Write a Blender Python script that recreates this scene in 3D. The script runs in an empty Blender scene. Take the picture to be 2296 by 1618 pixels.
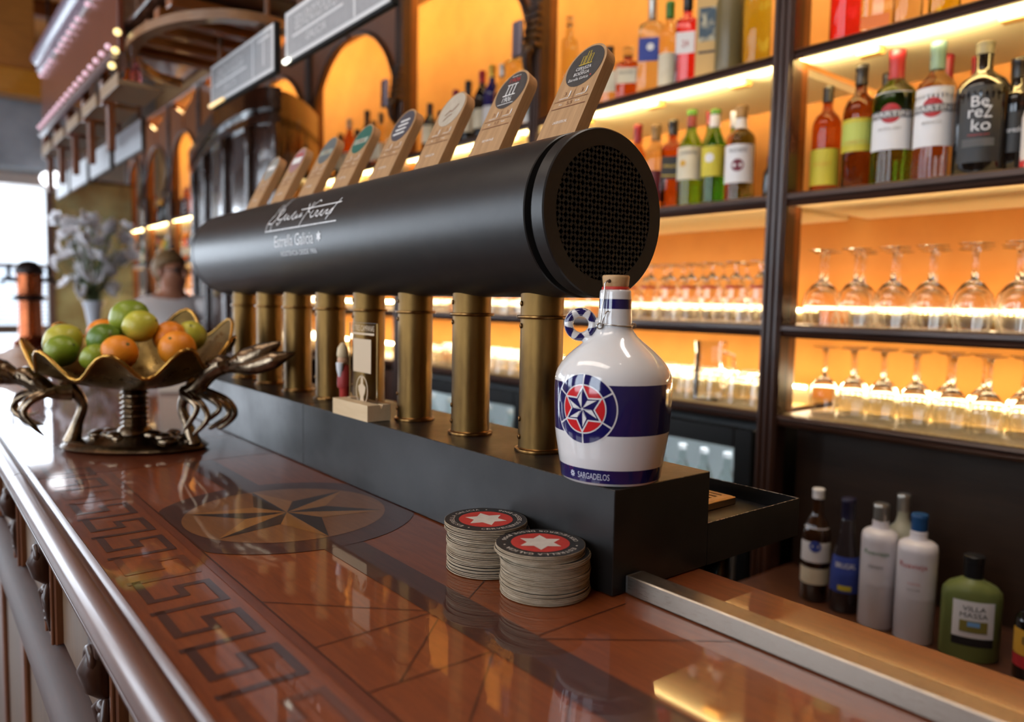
import bpy, math, random
from mathutils import Vector, Matrix
random.seed(7)
S = bpy.context.scene
COL = S.collection
PI = math.pi

# ---------------------------------------------------------------- camera
def make_camera():
    yaw, pitch, roll = math.radians(39.027), math.radians(4.3767), math.radians(1.1033)
    f = Vector((math.sin(yaw)*math.cos(pitch), math.cos(yaw)*math.cos(pitch), -math.sin(pitch)))
    r = Vector((math.cos(yaw), -math.sin(yaw), 0)); u = r.cross(f)
    r2 = r*math.cos(roll)+u*math.sin(roll); u2 = -r*math.sin(roll)+u*math.cos(roll)
    cd = bpy.data.cameras.new('camera'); co = bpy.data.objects.new('camera', cd); COL.objects.link(co)
    M = Matrix(((r2.x, u2.x, -f.x, -0.559), (r2.y, u2.y, -f.y, -0.519), (r2.z, u2.z, -f.z, 0.300), (0, 0, 0, 1)))
    co.matrix_world = M
    cd.sensor_fit = 'HORIZONTAL'; cd.sensor_width = 36.0; cd.lens = 36.0*1691.16/2296.0
    cd.clip_start = 0.02; cd.clip_end = 60
    cd.dof.use_dof = True; cd.dof.focus_distance = 0.90; cd.dof.aperture_fstop = 2.9
    S.camera = co
make_camera()

# ---------------------------------------------------------------- light and exposure
S.view_settings.view_transform = 'Standard'; S.view_settings.look = 'None'
S.view_settings.exposure = 0.0; S.view_settings.gamma = 1.0
S.view_settings.use_curve_mapping = False
S.cycles.use_denoising = True
S.cycles.caustics_reflective = False; S.cycles.caustics_refractive = False
S.cycles.max_bounces = 20; S.cycles.transmission_bounces = 20; S.cycles.glossy_bounces = 4
S.cycles.diffuse_bounces = 3; S.cycles.transparent_max_bounces = 8
S.cycles.use_adaptive_sampling = True; S.cycles.adaptive_threshold = 0.10; S.cycles.adaptive_min_samples = 16
S.cycles.sample_clamp_indirect = 6.0
w = bpy.data.worlds.new('sky'); S.world = w; w.use_nodes = True
w.node_tree.nodes['Background'].inputs[0].default_value = (0.80, 0.90, 1.0, 1)
w.node_tree.nodes['Background'].inputs[1].default_value = 2.2

def area(name, loc, rot, sx, sy, power, color):
    l = bpy.data.lights.new(name, 'AREA'); l.shape = 'RECTANGLE'; l.size = sx; l.size_y = sy
    l.energy = power; l.color = color
    o = bpy.data.objects.new(name, l); o.location = loc; o.rotation_euler = rot; COL.objects.link(o)
    return o
WARM = (1.0, 0.79, 0.44); WARM2 = (1.0, 0.80, 0.52); DAY = (0.80, 0.89, 1.0)
# daylight through the tall street windows on the guests' side, the glazed entrance and the far window
for y in (-0.6, 1.9, 4.4, 6.7):  # fourth window added so the barrel catches a stronger cool highlight
    area('daylight', (-3.93, y, 1.10), (0, -PI/2, 0), 2.5, 1.5, 70, DAY)
area('daylight', (-2.5, 8.93, 0.85), (-PI/2, 0, 0), 2.5, 3.0, 125, DAY)
area('daylight', (-0.1, 8.93, 0.75), (-PI/2, 0, 0), 1.7, 1.55, 60, DAY)
# LED strips behind the shelf lips, throwing their light back under the shelf and on to the wall
area('shelf_led', (1.314, 3.9, 0.936), (0, -2.45, 0), 0.02, 8.4, 62, WARM).data.spread = math.radians(140)
area('shelf_led', (1.33, 3.9, 1.90), (0, -1.0, 0), 0.03, 8.4, 62, (1.0, 0.79, 0.36))
area('shelf_led', (1.314, 3.9, 0.555), (0, -2.6, 0), 0.02, 8.4, 5, (1.0, 0.66, 0.34))
area('shelf_led', (1.60, 3.9, 0.305), (0, 1.25, 0), 0.008, 8.4, 11, WARM2)
area('shelf_led', (1.63, 3.9, 0.312), (0, -1.9, 0), 0.02, 8.4, 10, (1.0, 0.66, 0.36))
area('shelf_led', (1.56, 3.9, 0.085), (0, 1.1, 0), 0.02, 8.4, 34, WARM2)
area('shelf_led', (1.60, 3.9, 0.085), (0, -1.9, 0), 0.02, 8.4, 14, WARM)
# ceiling lamps over the guests and over the bartender's aisle
area('ceiling_glow', (-1.2, 1.0, 2.70), (0, 0, 0), 0.5, 3.2, 30, (1.0, 0.88, 0.76))
area('ceiling_glow', (0.75, 0.6, 2.60), (0, 0, 0), 0.25, 2.2, 30, (1.0, 0.90, 0.80))

# ---------------------------------------------------------------- mesh helpers
class MB:
    def __init__(s): s.v = []; s.f = []; s.m = []
    def add(s, vs, fs, mi=0):
        o = len(s.v); s.v += [tuple(p) for p in vs]
        for i, f in enumerate(fs):
            s.f.append(tuple(o+k for k in f)); s.m.append(mi[i] if isinstance(mi, list) else mi)
        return s
    def box(s, x0, x1, y0, y1, z0, z1, mi=0):
        v = [(x0,y0,z0),(x1,y0,z0),(x1,y1,z0),(x0,y1,z0),(x0,y0,z1),(x1,y0,z1),(x1,y1,z1),(x0,y1,z1)]
        return s.add(v, [(0,3,2,1),(4,5,6,7),(0,1,5,4),(1,2,6,5),(2,3,7,6),(3,0,4,7)], mi)
    def bevbox(s, x0, x1, y0, y1, z0, z1, b=0.002, mi=0):
        # chamfered box: each axis slab
        vs = []; 
        for (sx, X) in ((-1, x0), (1, x1)):
            for (sy, Y) in ((-1, y0), (1, y1)):
                for (sz, Z) in ((-1, z0), (1, z1)):
                    vs += [(X, Y-sy*b, Z-sz*b), (X-sx*b, Y, Z-sz*b), (X-sx*b, Y-sy*b, Z)]
        def I(a, c, d, k): return ((a*2+c)*2+d)*3+k
        fs = []
        fs += [(I(0,0,0,0),I(0,0,1,0),I(0,1,1,0),I(0,1,0,0)), (I(1,0,0,0),I(1,1,0,0),I(1,1,1,0),I(1,0,1,0))]
        fs += [(I(0,0,0,1),I(1,0,0,1),I(1,0,1,1),I(0,0,1,1)), (I(0,1,0,1),I(0,1,1,1),I(1,1,1,1),I(1,1,0,1))]
        fs += [(I(0,0,0,2),I(0,1,0,2),I(1,1,0,2),I(1,0,0,2)), (I(0,0,1,2),I(1,0,1,2),I(1,1,1,2),I(0,1,1,2))]
        for c in (0,1):
            for d in (0,1):
                fs.append((I(0,c,d,1),I(1,c,d,1),I(1,c,d,2),I(0,c,d,2)))
                fs.append((I(c,0,d,0),I(c,1,d,0),I(c,1,d,2),I(c,0,d,2)))
                fs.append((I(c,d,0,0),I(c,d,1,0),I(c,d,1,1),I(c,d,0,1)))
        for a in (0,1):
            for c in (0,1):
                for d in (0,1): fs.append((I(a,c,d,0),I(a,c,d,1),I(a,c,d,2)))
        return s.add(vs, fs, mi)
    def lathe(s, prof, n=32, c=(0,0,0), axis='Z', mi=0, a0=0, a1=2*PI, sx=1, sy=1):
        full = abs(a1-a0-2*PI) < 1e-6; k = n if full else n+1; vs = []; fs = []; ms = []
        for (r, z) in prof:
            for i in range(k):
                a = a0+(a1-a0)*i/n; p = (r*math.cos(a)*sx, r*math.sin(a)*sy, z)
                if axis == 'Y': p = (p[0], z, p[1])
                elif axis == 'X': p = (z, p[0], p[1])
                vs.append((p[0]+c[0], p[1]+c[1], p[2]+c[2]))
        for j in range(len(prof)-1):
            for i in range(n):
                i2 = (i+1) % k if full else i+1
                fs.append((j*k+i, j*k+i2, (j+1)*k+i2, (j+1)*k+i))
                ms.append(mi[j] if isinstance(mi, (list, tuple)) else mi)
        return s.add(vs, fs, ms)
    def tube(s, path, rad, n=10, mi=0, closed=False, flat=1.0):
        P = [Vector(p) for p in path]; m = len(P)
        R = rad if isinstance(rad, (list, tuple)) else [rad]*m
        T = []
        for i in range(m):
            if closed: t = P[(i+1) % m]-P[i-1]
            else: t = P[min(i+1, m-1)]-P[max(i-1, 0)]
            T.append(t.normalized() if t.length > 1e-9 else Vector((0,0,1)))
        up = Vector((0,0,1)) if abs(T[0].z) < 0.9 else Vector((1,0,0))
        N = (up-T[0]*up.dot(T[0])).normalized(); vs = []
        for i in range(m):
            N = (N-T[i]*N.dot(T[i])); N = N.normalized() if N.length > 1e-6 else T[i].orthogonal().normalized()
            B = T[i].cross(N)
            for k in range(n):
                a = 2*PI*k/n; vs.append(P[i]+(N*math.cos(a)*flat+B*math.sin(a))*R[i])
        fs = []
        for i in range(m if closed else m-1):
            i2 = (i+1) % m
            for k in range(n):
                k2 = (k+1) % n; fs.append((i*n+k, i*n+k2, i2*n+k2, i2*n+k))
        if not closed: fs += [tuple(range(n-1, -1, -1)), tuple((m-1)*n+k for k in range(n))]
        return s.add(vs, fs, mi)
    def ribbon(s, pts, width, fn, mi=0):
        # flat stroke following a 2D polyline, mapped to 3D by fn
        P = [Vector((p[0], p[1])) for p in pts]; m = len(P); vs = []
        for i in range(m):
            t = P[min(i+1, m-1)]-P[max(i-1, 0)]; t.normalize(); nn = Vector((-t.y, t.x))*width/2
            vs += [fn(*(P[i]+nn)), fn(*(P[i]-nn))]
        return s.add(vs, [(2*i, 2*i+1, 2*i+3, 2*i+2) for i in range(m-1)], mi)
    def prism(s, poly, t0, t1, fn, mi=0):
        # polygon (a,b) extruded from t0 to t1, mapped by fn(a,b,t)
        n = len(poly); vs = [fn(a, b, t0) for a, b in poly]+[fn(a, b, t1) for a, b in poly]
        fs = [tuple(range(n-1, -1, -1)), tuple(range(n, 2*n))]+[(i, (i+1) % n, n+(i+1) % n, n+i) for i in range(n)]
        return s.add(vs, fs, mi)
    def ball(s, c, r, n=12, m=8, sc=(1,1,1), mi=0):
        prof = [(r*math.sin(PI*j/m), -r*math.cos(PI*j/m)) for j in range(m+1)]
        vs = []; fs = []
        for (q, z) in prof:
            for i in range(n):
                a = 2*PI*i/n; vs.append((c[0]+q*math.cos(a)*sc[0], c[1]+q*math.sin(a)*sc[1], c[2]+z*sc[2]))
        for j in range(m):
            for i in range(n): fs.append((j*n+i, j*n+(i+1) % n, (j+1)*n+(i+1) % n, (j+1)*n+i))
        return s.add(vs, fs, mi)
    def text(s, string, w, h, fn, mi=0, c=(0, 0), sub=0):
        vs, fs = text_shape(string)
        for _ in range(sub):   # split every face so that lettering follows a curved surface
            vs = list(vs); nf = []; mid = {}
            def mp(a, b):
                k = (min(a, b), max(a, b))
                if k not in mid: mid[k] = len(vs); vs.append(((vs[a][0]+vs[b][0])/2, (vs[a][1]+vs[b][1])/2))
                return mid[k]
            for f in fs:
                for t in range(1, len(f)-1):
                    a, b, d = f[0], f[t], f[t+1]; ab, bd, da = mp(a, b), mp(b, d), mp(d, a)
                    nf += [(a, ab, da), (ab, b, bd), (da, bd, d), (ab, bd, da)]
            fs = nf
        xs = [p[0] for p in vs]; ys = [p[1] for p in vs]
        x0, x1, y0, y1 = min(xs), max(xs), min(ys), max(ys)
        k = w/(x1-x0); q = h/(y1-y0)
        return s.add([fn(c[0]+(p[0]-(x0+x1)/2)*k, c[1]+(p[1]-(y0+y1)/2)*q) for p in vs], fs, mi)
    def mesh(s, name, mats, smooth=None):
        me = bpy.data.meshes.new(name); me.from_pydata(s.v, [], s.f)
        for m in (mats if isinstance(mats, (list, tuple)) else [mats]): me.materials.append(m)
        me.polygons.foreach_set('material_index', s.m)
        if smooth is not None:
            me.polygons.foreach_set('use_smooth', [True]*len(s.f))
            me.set_sharp_from_angle(angle=math.radians(smooth))
        me.update(); return me
    def build(s, name, mats, parent=None, loc=None, rot=None, smooth=None):
        return put(name, s.mesh(name, mats, smooth), parent, loc, rot)

def put(name, me, parent=None, loc=None, rot=None):
    o = bpy.data.objects.new(name, me); COL.objects.link(o)
    if parent: o.parent = parent
    if loc: o.location = loc
    if rot: o.rotation_euler = rot
    return o
_tc = {}
def text_shape(string):
    if string in _tc: return _tc[string]
    cu = bpy.data.curves.new('t', 'FONT'); cu.body = string; cu.resolution_u = 3
    ob = bpy.data.objects.new('t', cu); COL.objects.link(ob)
    me = bpy.data.meshes.new_from_object(ob)
    r = ([tuple(v.co[:2]) for v in me.vertices], [tuple(p.vertices) for p in me.polygons])
    bpy.data.objects.remove(ob); bpy.data.curves.remove(cu); bpy.data.meshes.remove(me)
    _tc[string] = r; return r
def tag(o, label, cat, group=None, kind=None):
    o['label'] = label
    if cat: o['category'] = cat
    if group: o['group'] = group
    if kind: o['kind'] = kind
    return o
def thing(name, label, cat, loc=(0,0,0), rz=0, group=None):
    o = bpy.data.objects.new(name, None); COL.objects.link(o); o.location = loc; o.rotation_euler = (0, 0, rz)
    o.empty_display_size = 0.05
    return tag(o, label, cat, group)
def struct(name, label, mb, mats, smooth=None, loc=None, rot=None):
    o = mb.build(name, mats, None, loc, rot, smooth); o['kind'] = 'structure'; o['label'] = label; return o
def copy_tree(o, parent=None, loc=None, rz=None):
    c = o.copy(); COL.objects.link(c); c.parent = parent
    if loc is not None: c.location = loc
    if rz is not None: c.rotation_euler = (0, 0, rz)
    for ch in KIDS.get(o.name, []): copy_tree(ch, c)
    return c
KIDS = {}
def remember(o):   # cache the children of a prototype before it is copied
    KIDS[o.name] = list(o.children)
    for c in o.children: remember(c)

# ---------------------------------------------------------------- materials
def lin(c):
    return tuple(((x/255)/12.92 if x/255 <= 0.04045 else ((x/255+0.055)/1.055)**2.4) for x in c)+(1,)
MAT = {}
def P(name, col, rough=0.5, metal=0, trans=0, ior=1.45, coat=0, coat_rough=0.05, emit=None, estr=0, var=None, bump=None,
      rvar=None, spec=None, sss=0, stretch=(1,1,1)):
    if name in MAT: return MAT[name]
    m = bpy.data.materials.new(name); m.use_nodes = True; nt = m.node_tree; b = nt.nodes['Principled BSDF']
    L = nt.links.new
    b.inputs['Base Color'].default_value = lin(col); b.inputs['Roughness'].default_value = rough
    b.inputs['Metallic'].default_value = metal; b.inputs['IOR'].default_value = ior
    b.inputs['Transmission Weight'].default_value = trans
    b.inputs['Coat Weight'].default_value = coat; b.inputs['Coat Roughness'].default_value = coat_rough
    if spec is not None: b.inputs['Specular IOR Level'].default_value = spec
    if sss: b.inputs['Subsurface Weight'].default_value = sss; b.inputs['Subsurface Radius'].default_value = (0.01, 0.006, 0.004)
    if emit: b.inputs['Emission Color'].default_value = lin(emit); b.inputs['Emission Strength'].default_value = estr
    if var or bump or rvar:
        tc = nt.nodes.new('ShaderNodeTexCoord'); mp = nt.nodes.new('ShaderNodeMapping')
        mp.inputs['Scale'].default_value = stretch; L(tc.outputs['Object'], mp.inputs['Vector'])
        def noise(sc, det=5):
            n = nt.nodes.new('ShaderNodeTexNoise'); n.inputs['Scale'].default_value = sc; n.inputs['Detail'].default_value = det
            n.inputs['Roughness'].default_value = 0.6; L(mp.outputs['Vector'], n.inputs['Vector']); return n
        if var:    # (scale, second colour, low, high)
            n = noise(var[0]); r = nt.nodes.new('ShaderNodeValToRGB')
            r.color_ramp.elements[0].position = var[2]; r.color_ramp.elements[1].position = var[3]
            r.color_ramp.elements[0].color = lin(col); r.color_ramp.elements[1].color = lin(var[1])
            L(n.outputs['Fac'], r.inputs['Fac']); L(r.outputs['Color'], b.inputs['Base Color'])
        if rvar:   # (scale, rough low, rough high)
            n = noise(rvar[0]); q = nt.nodes.new('ShaderNodeMapRange')
            q.inputs['From Min'].default_value = 0.35; q.inputs['From Max'].default_value = 0.65
            q.inputs['To Min'].default_value = rvar[1]; q.inputs['To Max'].default_value = rvar[2]
            L(n.outputs['Fac'], q.inputs['Value']); L(q.outputs['Result'], b.inputs['Roughness'])
        if bump:   # (scale, strength, distance)
            n = noise(bump[0]); q = nt.nodes.new('ShaderNodeBump'); q.inputs['Strength'].default_value = bump[1]
            q.inputs['Distance'].default_value = bump[2] if len(bump) > 2 else 0.001
            L(n.outputs['Fac'], q.inputs['Height']); L(q.outputs['Normal'], b.inputs['Normal'])
    MAT[name] = m; return m
def wood(name, c1, c2, rough=0.4, coat=0.0, coat_rough=0.06, grain=(2, 30, 30), scale=4.0, bump=0.15, coat_ior=1.5):
    if name in MAT: return MAT[name]
    m = bpy.data.materials.new(name); m.use_nodes = True; nt = m.node_tree; b = nt.nodes['Principled BSDF']; L = nt.links.new
    tc = nt.nodes.new('ShaderNodeTexCoord'); mp = nt.nodes.new('ShaderNodeMapping'); mp.inputs['Scale'].default_value = grain
    L(tc.outputs['Object'], mp.inputs['Vector'])
    n = nt.nodes.new('ShaderNodeTexNoise'); n.inputs['Scale'].default_value = scale; n.inputs['Detail'].default_value = 8
    n.inputs['Roughness'].default_value = 0.65; n.inputs['Distortion'].default_value = 0.6; L(mp.outputs['Vector'], n.inputs['Vector'])
    n2 = nt.nodes.new('ShaderNodeTexNoise'); n2.inputs['Scale'].default_value = 3.0; n2.inputs['Detail'].default_value = 3
    L(tc.outputs['Object'], n2.inputs['Vector'])
    mx = nt.nodes.new('ShaderNodeMath'); mx.operation = 'MULTIPLY_ADD'; mx.inputs[1].default_value = 0.35
    L(n2.outputs['Fac'], mx.inputs[0]); 
    sc = nt.nodes.new('ShaderNodeMath'); sc.operation = 'MULTIPLY'; sc.inputs[1].default_value = 0.65; L(n.outputs['Fac'], sc.inputs[0])
    L(sc.outputs[0], mx.inputs[2])
    r = nt.nodes.new('ShaderNodeValToRGB'); r.color_ramp.elements[0].position = 0.33; r.color_ramp.elements[1].position = 0.66
    r.color_ramp.elements[0].color = lin(c1); r.color_ramp.elements[1].color = lin(c2)
    L(mx.outputs[0], r.inputs['Fac']); L(r.outputs['Color'], b.inputs['Base Color'])
    b.inputs['Roughness'].default_value = rough; b.inputs['Coat Weight'].default_value = coat
    b.inputs['Coat Roughness'].default_value = coat_rough; b.inputs['Coat IOR'].default_value = coat_ior
    if bump:
        q = nt.nodes.new('ShaderNodeBump'); q.inputs['Strength'].default_value = bump; q.inputs['Distance'].default_value = 0.0006
        L(n.outputs['Fac'], q.inputs['Height']); L(q.outputs['Normal'], b.inputs['Normal'])
    MAT[name] = m; return m

M_TOP = wood('varnished_mahogany', (98, 42, 12), (132, 64, 22), 0.45, 1.0, 0.035, (30, 3, 30), 5, 0.0)
M_TOP2 = wood('varnished_border', (88, 36, 12), (112, 50, 18), 0.45, 1.0, 0.035, (30, 3, 30), 5, 0.0)
M_INLAY = wood('dark_inlay', (48, 20, 14), (74, 34, 22), 0.45, 1.0, 0.035, (30, 3, 30), 6, 0.0)
M_INLAY2 = wood('black_inlay', (30, 16, 12), (44, 24, 16), 0.45, 1.0, 0.035, (30, 3, 30), 6, 0.0)
M_INLAY3 = wood('pale_inlay', (128, 82, 34), (150, 100, 46), 0.45, 1.0, 0.035, (30, 3, 30), 6, 0.0)
M_SEAM = P('seam', (58, 26, 14), 0.4, coat=1.0)
M_RAIL = wood('rail_wood', (74, 40, 26), (100, 58, 38), 0.42, 0.55, 0.16, (30, 2, 30), 4, 0.1)
M_DARKW = wood('dark_walnut', (44, 24, 14), (72, 40, 24), 0.40, 0.3, 0.16, (20, 20, 2), 4, 0.2)
M_DARKW2 = wood('dark_walnut_lengthwise', (44, 24, 14), (72, 40, 24), 0.40, 0.3, 0.16, (20, 2, 20), 4, 0.2)
M_BROWN = wood('brown_oak', (92, 50, 26), (128, 74, 40), 0.4, 0.4, 0.12, (20, 20, 2), 4, 0.2)
M_ARCH = wood('arch_oak', (112, 60, 20), (150, 86, 34), 0.4, 0.3, 0.15, (20, 20, 2), 4, 0.2)
M_FASCIA = wood('red_mahogany', (84, 40, 28), (112, 58, 40), 0.35, 0.5, 0.15, (20, 20, 2), 3, 0.2)
M_DADO = wood('dado_wood', (44, 22, 13), (64, 34, 21), 0.6, 0.0, 0.2, (30, 2, 30), 4, 0.1)
M_PANELW = wood('panel_wood', (78, 54, 34), (112, 82, 52), 0.45, 0.3, 0.2, (20, 20, 2), 4, 0.2)
M_HANDLE = wood('oak_handle', (150, 112, 74), (186, 146, 102), 0.55, 0, 0.1, (30, 30, 2.2), 6, 0.35)
M_PINE = wood('pine_block', (205, 176, 134), (222, 196, 156), 0.6, 0, 0.1, (20, 2, 20), 4, 0.2)
M_CORK = wood('beech_stopper', (190, 146, 96), (208, 168, 118), 0.55, 0, 0.1, (4, 20, 20), 8, 0.2)
M_ORANGE = P('orange_paint', (224, 152, 70), 0.75, var=(6, (214, 140, 62), 0.35, 0.7))
M_BLACK = P('black_powder_coat', (30, 29, 28), 0.38, var=(40, (36, 34, 32), 0.4, 0.65), bump=(900, 0.12, 0.0002))
M_BLACKM = P('matt_black_panel', (18, 16, 15), 0.36, spec=0.5, var=(20, (28, 25, 23), 0.4, 0.7), bump=(700, 0.08, 0.0002), rvar=(8, 0.30, 0.44))
M_SCUFF = P('bare_edge', (176, 160, 142), 0.5, metal=0.3, var=(180, (60, 54, 50), 0.42, 0.55))
M_HOLE = P('hole_black', (8, 8, 8), 0.8)
M_BRASS = P('aged_brass', (128, 98, 54), 0.40, metal=1.0, var=(14, (84, 64, 38), 0.32, 0.66), rvar=(20, 0.32, 0.52), stretch=(1, 1, 0.35))
M_BRASS2 = P('brass_ring', (124, 90, 50), 0.3, metal=1.0, var=(30, (96, 68, 38), 0.4, 0.6))
M_STEEL = P('brushed_aluminium', (158, 148, 136), 0.36, metal=1.0, rvar=(60, 0.26, 0.42), stretch=(40, 1, 40))
M_WIRE = P('wire_steel', (190, 186, 180), 0.22, metal=1.0)
M_WHITE = P('white_print', (226, 224, 220), 0.55, var=(300, (190, 188, 184), 0.45, 0.75))
M_PRINT = P('pale_print', (232, 232, 232), 0.5, var=(200, (180, 182, 184), 0.45, 0.75))
M_PORC = P('white_porcelain', (228, 226, 224), 0.12, coat=0.6, coat_rough=0.03, var=(5, (220, 218, 216), 0.4, 0.7))
M_COBALT = P('cobalt_glaze', (26, 24, 88), 0.10, coat=0.7, coat_rough=0.03, var=(9, (22, 20, 76), 0.4, 0.7))
M_REDG = P('red_glaze', (205, 40, 44), 0.14, coat=0.5, var=(9, (190, 34, 40), 0.4, 0.7))
M_RUBBER = P('red_rubber', (196, 54, 40), 0.5)
M_BOARD = P('pulp_board', (190, 172, 146), 0.85, var=(60, (160, 140, 112), 0.4, 0.7), bump=(220, 0.5, 0.0004), stretch=(1, 1, 5))
M_CBLACK = P('coaster_black', (38, 35, 34), 0.55, var=(60, (48, 44, 42), 0.4, 0.7))
M_CRED = P('coaster_red', (200, 64, 54), 0.6, var=(80, (188, 56, 50), 0.4, 0.7))
M_CWHITE = P('coaster_white', (222, 212, 200), 0.6, var=(80, (210, 200, 188), 0.4, 0.7))
M_ACRYL = P('clear_acrylic', (250, 250, 250), 0.02, trans=1.0, ior=1.08)
M_ENGR = P('engraved_frost', (206, 184, 154), 0.7)
M_GLASS = P('clear_glass', (252, 252, 250), 0.03, trans=1.0, ior=1.42)
M_BOWL = P('bowl_gilt', (122, 98, 52), 0.30, metal=0.9, var=(10, (76, 62, 36), 0.35, 0.7), bump=(60, 0.4, 0.002), rvar=(30, 0.22, 0.45))
M_SILVER = P('tarnished_silver', (142, 124, 102), 0.20, metal=1.0, var=(30, (84, 70, 56), 0.4, 0.65), bump=(120, 0.5, 0.002))
M_FLOOR = P('floor_tile', (58, 36, 26), 0.35, var=(6, (78, 50, 36), 0.4, 0.7))
M_WALL = P('ochre_plaster', (150, 120, 84), 0.8, var=(3, (136, 106, 72), 0.4, 0.7))
M_CEIL = wood('ceiling_boards', (150, 92, 34), (186, 120, 48), 0.5, 0.3, 0.2, (3, 20, 20), 3, 0.2)
M_GREY = P('sign_grey', (160, 158, 158), 0.55, var=(60, (150, 148, 148), 0.4, 0.7))
M_GREYL = P('sign_lightgrey', (222, 220, 218), 0.55)
M_SWHITE = P('sign_white', (216, 220, 224), 0.5)
# ================================================================ the room
ZF, ZC = -1.10, 2.90
struct('floor', 'dark brown tiled bar floor', MB().box(-4.0, 1.9, -3.0, 9.0, ZF-0.05, ZF), M_FLOOR)
ceil = struct('ceiling', 'varnished timber ceiling with beams', MB().box(-4.0, 1.9, -3.0, 9.0, ZC, ZC+0.05), M_CEIL)
for y in [-2.2+1.4*k for k in range(8)]:
    MB().bevbox(-3.99, 1.78, y-0.07, y+0.07, ZC-0.13, ZC, 0.01).build('beam', M_BROWN, ceil)
struct('wall_right', 'ochre wall behind the back bar', MB().box(1.80, 1.9, -3.0, 9.0, ZF, ZC), M_WALL)
struct('wall_back', 'ochre wall behind the camera', MB().box(-4.0, 1.9, -3.05, -3.0, ZF, ZC), M_WALL)
wl = MB(); ys = [-3.0]
for y in (-0.6, 1.9, 4.4, 6.7): ys += [y-0.78, y+0.78]
ys.append(9.0)
wl.box(-4.05, -3.95, -3.0, 9.0, ZF, -0.14).box(-4.05, -3.95, -3.0, 9.0, 2.40, ZC)
for k in range(0, 10, 2): wl.box(-4.05, -3.95, ys[k], ys[k+1], -0.14, 2.40)
struct('wall_left', 'ochre wall with street windows', wl, M_WALL)
M_WFRAME = P('window_frame_paint', (96, 74, 60), 0.5)
M_PANE = P('window_pane', (250, 252, 255), 0.0, trans=1.0, ior=1.02)
for k, y in enumerate((-0.6, 1.9, 4.4, 6.7)):
    f = MB().box(-4.03, -3.96, y-0.78, y-0.71, -0.14, 2.40).box(-4.03, -3.96, y+0.71, y+0.78, -0.14, 2.40)
    f.box(-4.03, -3.96, y-0.71, y+0.71, -0.14, -0.07).box(-4.03, -3.96, y-0.71, y+0.71, 2.33, 2.40).box(-4.02, -3.97, y-0.02, y+0.02, -0.07, 2.33)
    w2 = struct('window_%d' % (k+2), '%s street window from the near end of the guests side wall' % ('first', 'second', 'third', 'fourth')[k], f, M_WFRAME)
    for s in (-1, 1): MB().box(-4.002, -3.996, y+s*0.365-0.345, y+s*0.365+0.345, -0.07, 2.33).build('pane', M_PANE, w2)
# far wall: grey plaster over a bright window with a slatted blind
M_GPLAST = P('grey_plaster', (128, 134, 142), 0.7, var=(4, (150, 158, 168), 0.35, 0.7))
wf = MB().box(-1.0, 1.9, 9.0, 9.1, 1.60, ZC).box(-1.0, 1.9, 9.0, 9.1, ZF, -0.1).box(0.80, 1.9, 9.0, 9.1, -0.1, 1.60)
wf.box(-4.0, -1.0, 9.0, 9.1, 2.15, ZC).box(-4.0, -1.0, 9.0, 9.1, ZF, -0.45)
struct('wall_far', 'grey far wall around the bright window', wf, M_GPLAST)
fr = MB().box(-1.0, -0.93, 8.95, 9.05, -0.1, 1.60).box(0.73, 0.80, 8.95, 9.05, -0.1, 1.60).box(-0.93, 0.73, 8.95, 9.05, 1.53, 1.60).box(-0.93, 0.73, 8.95, 9.05, -0.1, -0.03).box(-0.93, 0.73, 8.96, 9.04, 0.56, 0.62)
wfar = struct('window_1', 'tall bright window at the far end with a half drawn blind', fr, M_WFRAME)
f5 = MB()
for x in (-4.0, -3.0, -2.0, -1.06): f5.box(x, x+0.06, 8.95, 9.05, -0.45, 2.15)
f5.box(-4.0, -1.0, 8.96, 9.04, 2.08, 2.15).box(-4.0, -1.0, 8.96, 9.04, -0.45, -0.38)
w6 = struct('window_6', 'glazed entrance front at the far end on the guests side', f5, M_WFRAME)
for x in (-3.94, -2.94, -1.94): MB().box(x, x+(0.94 if x < -2 else 0.88), 8.997, 9.003, -0.38, 2.08).build('pane', M_PANE, w6)
for z0, z1 in ((-0.03, 0.56), (0.62, 1.53)): MB().box(-0.93, 0.73, 8.997, 9.003, z0, z1).build('pane', M_PANE, wfar)
sl = MB().box(-0.90, 0.70, -0.004, 0.004, 0, 0.03).mesh('slat', P('blind_slat', (214, 226, 240), 0.5, trans=0.4))
for k in range(14):
    put('slat', sl, wfar, (0, 8.86, 0.0+0.042*k), (0.5, 0, 0))
# amber timber lintel band under the ceiling at the far end
struct('trim_1', 'amber timber beam over the far window', MB().bevbox(-2.6, 0.62, 6.3, 6.5, 1.78, 1.98, 0.012), wood('amber_beam', (168, 104, 22), (206, 140, 40), 0.4, 0.5, 0.15, (2, 20, 20), 3, 0.1))
struct('trim_2', 'grey plaster bulkhead under the amber beam', MB().bevbox(-2.6, 0.62, 6.52, 6.9, 1.28, 1.9, 0.01), M_GPLAST)
struct('trim_3', 'pale timber slab under the grey bulkhead', MB().bevbox(-2.6, 0.62, 6.95, 7.3, 1.20, 1.30, 0.01), P('pale_slab', (206, 190, 180), 0.4))

struct('trim_4', 'amber boarded front above the amber beam', MB().bevbox(-2.6, 0.30, 6.36, 6.44, 1.985, 2.89, 0.006), M_CEIL)

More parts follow.
